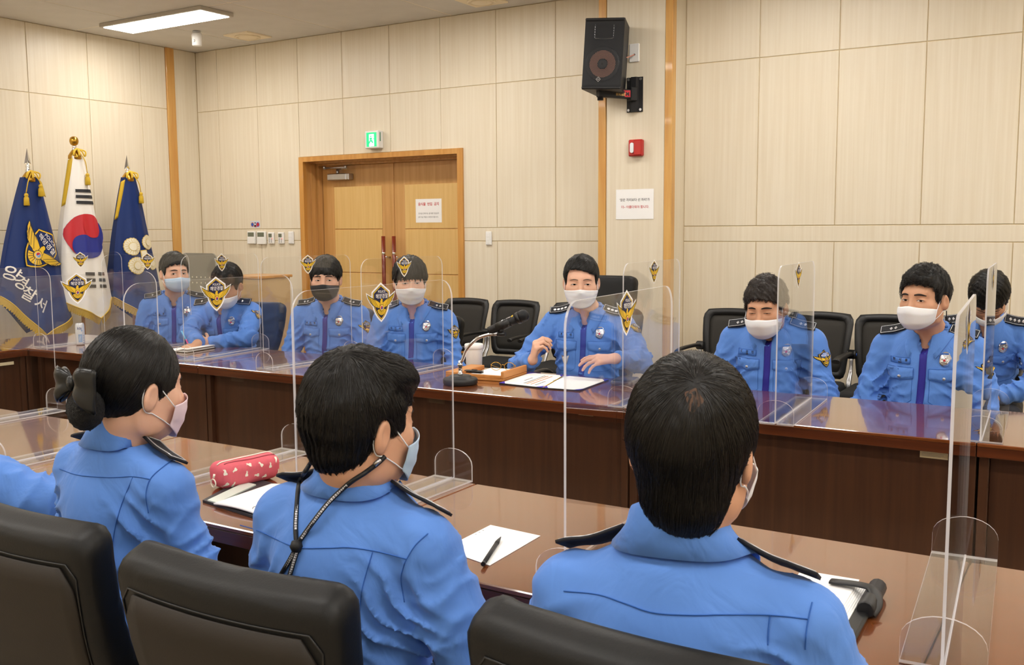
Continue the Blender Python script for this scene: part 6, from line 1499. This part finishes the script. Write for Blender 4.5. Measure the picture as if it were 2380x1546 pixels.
if pl:
    seam(pl, [[(558, 1221), (605, 1236), (684, 1271), (760, 1274), (812, 1273), (880, 1283), (945, 1300)], [(995, 1240), (965, 1268), (945, 1300), (937, 1320), (932, 1348), (940, 1400)], [(866, 1283), (852, 1330), (841, 1372), (836, 1420)]])
    M_strap = mat('black lanyard', '101012', .6); M_prt = mat('white lanyard print', 'd9d9dc', .6); ly = None
    runs = [[(895, 1061), (878, 1077), (847, 1100), (810, 1125), (764, 1168), (723, 1220), (690, 1266)], [(734, 1057), (712, 1092), (696, 1121), (690, 1172), (687, 1226), (689, 1266)], [(689, 1272), (671, 1305), (650, 1340), (640, 1360)], [(691, 1278), (681, 1311), (671, 1344), (666, 1362)]]
    m = MB(); m2 = MB(); far_ = lambda P: smin(pl['shirt'](P), rcone(P, pl['tl']((0, -.014, .45)), pl['tl']((0, -.012, .53)), .094, .074), .01); fh_ = far_; far_ = lambda P: np.minimum(np.minimum(fh_(P), rcone(P, pl['h2l']((0, -.022, -.07)), pl['tl']((0, -.012, .488)), .06, .062)), head_sdf(pl['toH'](P))*.95)
    for i, rn in enumerate(runs):
        P = smooth_path(cast(pl, far_, smooth_path(np.array(rn, float), 3*len(rn)), .006), 14*len(rn)); m.tube(P, .0042, 6)
        L = np.cumsum(np.r_[0, np.linalg.norm(np.diff(P, axis=0), axis=1)]); s0 = L[-1]*(.36 if i == 0 else .5 if i == 1 else 0); s1 = L[-1]*(.93 if i < 2 else .7); vd = pl['W2L']((0, 0, CAMH))-P.mean(0); vd /= np.linalg.norm(vd); s_ = s0; rr = np.random.default_rng(i)
        while s_ < s1:
            g_ = rr.uniform(.0022, .0042); q = np.stack([np.interp([s_, s_+g_], L, P[:, j]) for j in range(3)], -1); tn = q[1]-q[0]; wv = np.cross(tn, vd); wv /= np.linalg.norm(wv)
            for (a_, b_) in ((-.0019, -.0008), (-.0002, .0019)) if rr.random() < .6 else ((-.0019, .0017),): m2.put(np.array([q[0]+wv*a_, q[1]+wv*a_, q[1]+wv*b_, q[0]+wv*b_])+vd*.0046, [(0, 1, 2, 3)])
            s_ += g_+.0012
    ly = m.build('lanyard', M_strap, pl['root']); m2.build('print', M_prt, ly)['kind'] = 'stuff'
    c = cast(pl, far_, [(689, 1270)], .008)[0]; m = MB(); m.lathe([(0, -.011), (.008, -.009), (.0115, 0), (.008, .009), (0, .011)], tuple(c), 14); m.build('bead', M_strap, ly)
    c = cast(pl, far_, [(870, 1081), (884, 1068)], .012); MB().tube(c, .0042, 8).build('clip', M_steel, ly)
pc_ = PP['collar']
if pc_:
    seam(pc_, [[(1310, 1374), (1389, 1382), (1450, 1402), (1517, 1424), (1600, 1430), (1686, 1429), (1790, 1430), (1879, 1439)], [(1888, 1400), (1879, 1439), (1874, 1474), (1872, 1510)], [(1790, 1429), (1786, 1465), (1785, 1500)]])
    rr = np.random.default_rng(4); th = np.linspace(0, 2*PI, 26)[:-1]; sp = np.stack([.030+.011*np.cos(th)*(1+.25*np.sin(3*th)), -.098+.016*np.sin(th)*(1+.2*np.cos(4*th)), np.full(25, .08)], -1)+np.array([0, -.10, .16])
    hq = lambda q: hair_sdf(q, dict(zf=.050, yt=.042, t=.015, top=.026, seed=29, rough=.001, nape=-.128, burn=-.036, taper=0, vol=[((0, -.034, -.050), (.066, .064, .082))], ear=0)); P = trace(hq, np.vstack([sp, sp.mean(0)[None]]), (0, .53, -.848), 40, .4)+[0, 0, .0006]
    m = MB(); m.put(pc_['h2l'](P), [(i, (i+1) % 25, 25) for i in range(25)], 0, True); m.build('scalp', mat('scalp', '553e30', .8), pc_['hair'])
pk = PP['swept']
if pk:
    M_cordk = mat('black cord', '121214', .6); m = MB()
    for k in (-1, 1):
        P = smooth_path([pk['h2l']((k*.083, -.020, -.046)), pk['h2l']((k*.082, -.028, -.085)), pk['tl']((k*.085, -.015, .530)), pk['tl']((k*.095, -.06, .50)), pk['tl']((k*.06, -.11, .42))], 24)
        for _ in range(4): P = P+grad(pk['shirt'], P)*np.clip(.012-pk['shirt'](P), 0, .03)[:, None]
        m.tube(P, .0022, 6)
    m.build('ear_cord', M_cordk, pk['root'])
pq = PP['chief']
if pq:
    c = trace(pq['shirt'], [pq['tl']((.085, .3, .262))], -(pq['tl']((0, 1, 0))-pq['tl']((0, 0, 0))), 40, .4)[0]; yv = pq['tl']((0, 1, 0))-pq['tl']((0, 0, 0)); zv = pq['tl']((0, 0, 1))-pq['tl']((0, 0, 0)); xv = -(pq['tl']((1, 0, 0))-pq['tl']((0, 0, 0))); yv /= np.linalg.norm(yv); zv /= np.linalg.norm(zv); xv /= np.linalg.norm(xv)
    m = MB(); mp = lambda x, z, h: c+xv*x+zv*z+yv*h
    m.put([mp(-.010, .045, .004), mp(.010, .045, .004), mp(.008, .02, .006), mp(-.008, .02, .006)], [(0, 1, 2, 3)]); m.build('medal_ribbon', M_epa, pq['so'])
    m = MB()
    for sx in (-1, 1):
        W_ = [(0, .012), (.010, .020), (.022, .026), (.020, .012), (.017, 0), (.013, -.012), (.008, -.024), (0, -.034)]; B = np.array([mp(sx*x, z, .004) for x, z in W_]); T_ = np.array([mp(sx*x*.8, z*.9, .009+.003*(i % 2)) for i, (x, z) in enumerate(W_)]); kk = 8
        m.put(np.vstack([B, T_]), [(i, (i+1) % kk, kk+(i+1) % kk, kk+i) for i in range(kk)]+[list(range(kk, 2*kk))])
    m.build('medal', M_badge, pq['so'])
pw = PP['writer']
if pw:
    a, b = np.array(at(422, 770, 1, 3.86)), np.array(at(441, 806, 1, 3.83)); d = b-a; t = thing('pen', 'pink and blue pen held by the bending note taker', 'pen', tuple(a))
    MB().tube([(0, 0, 0), d*.55], .0045, 10).build('barrel', mat('pen blue', '59b5e8', .4), t); MB().tube([d*.55, d*.85, d*1.0, d*1.12], [.0047, .0047, .003, .0008], 10).build('grip', mat('pen pink', 'e0559a', .4), t)
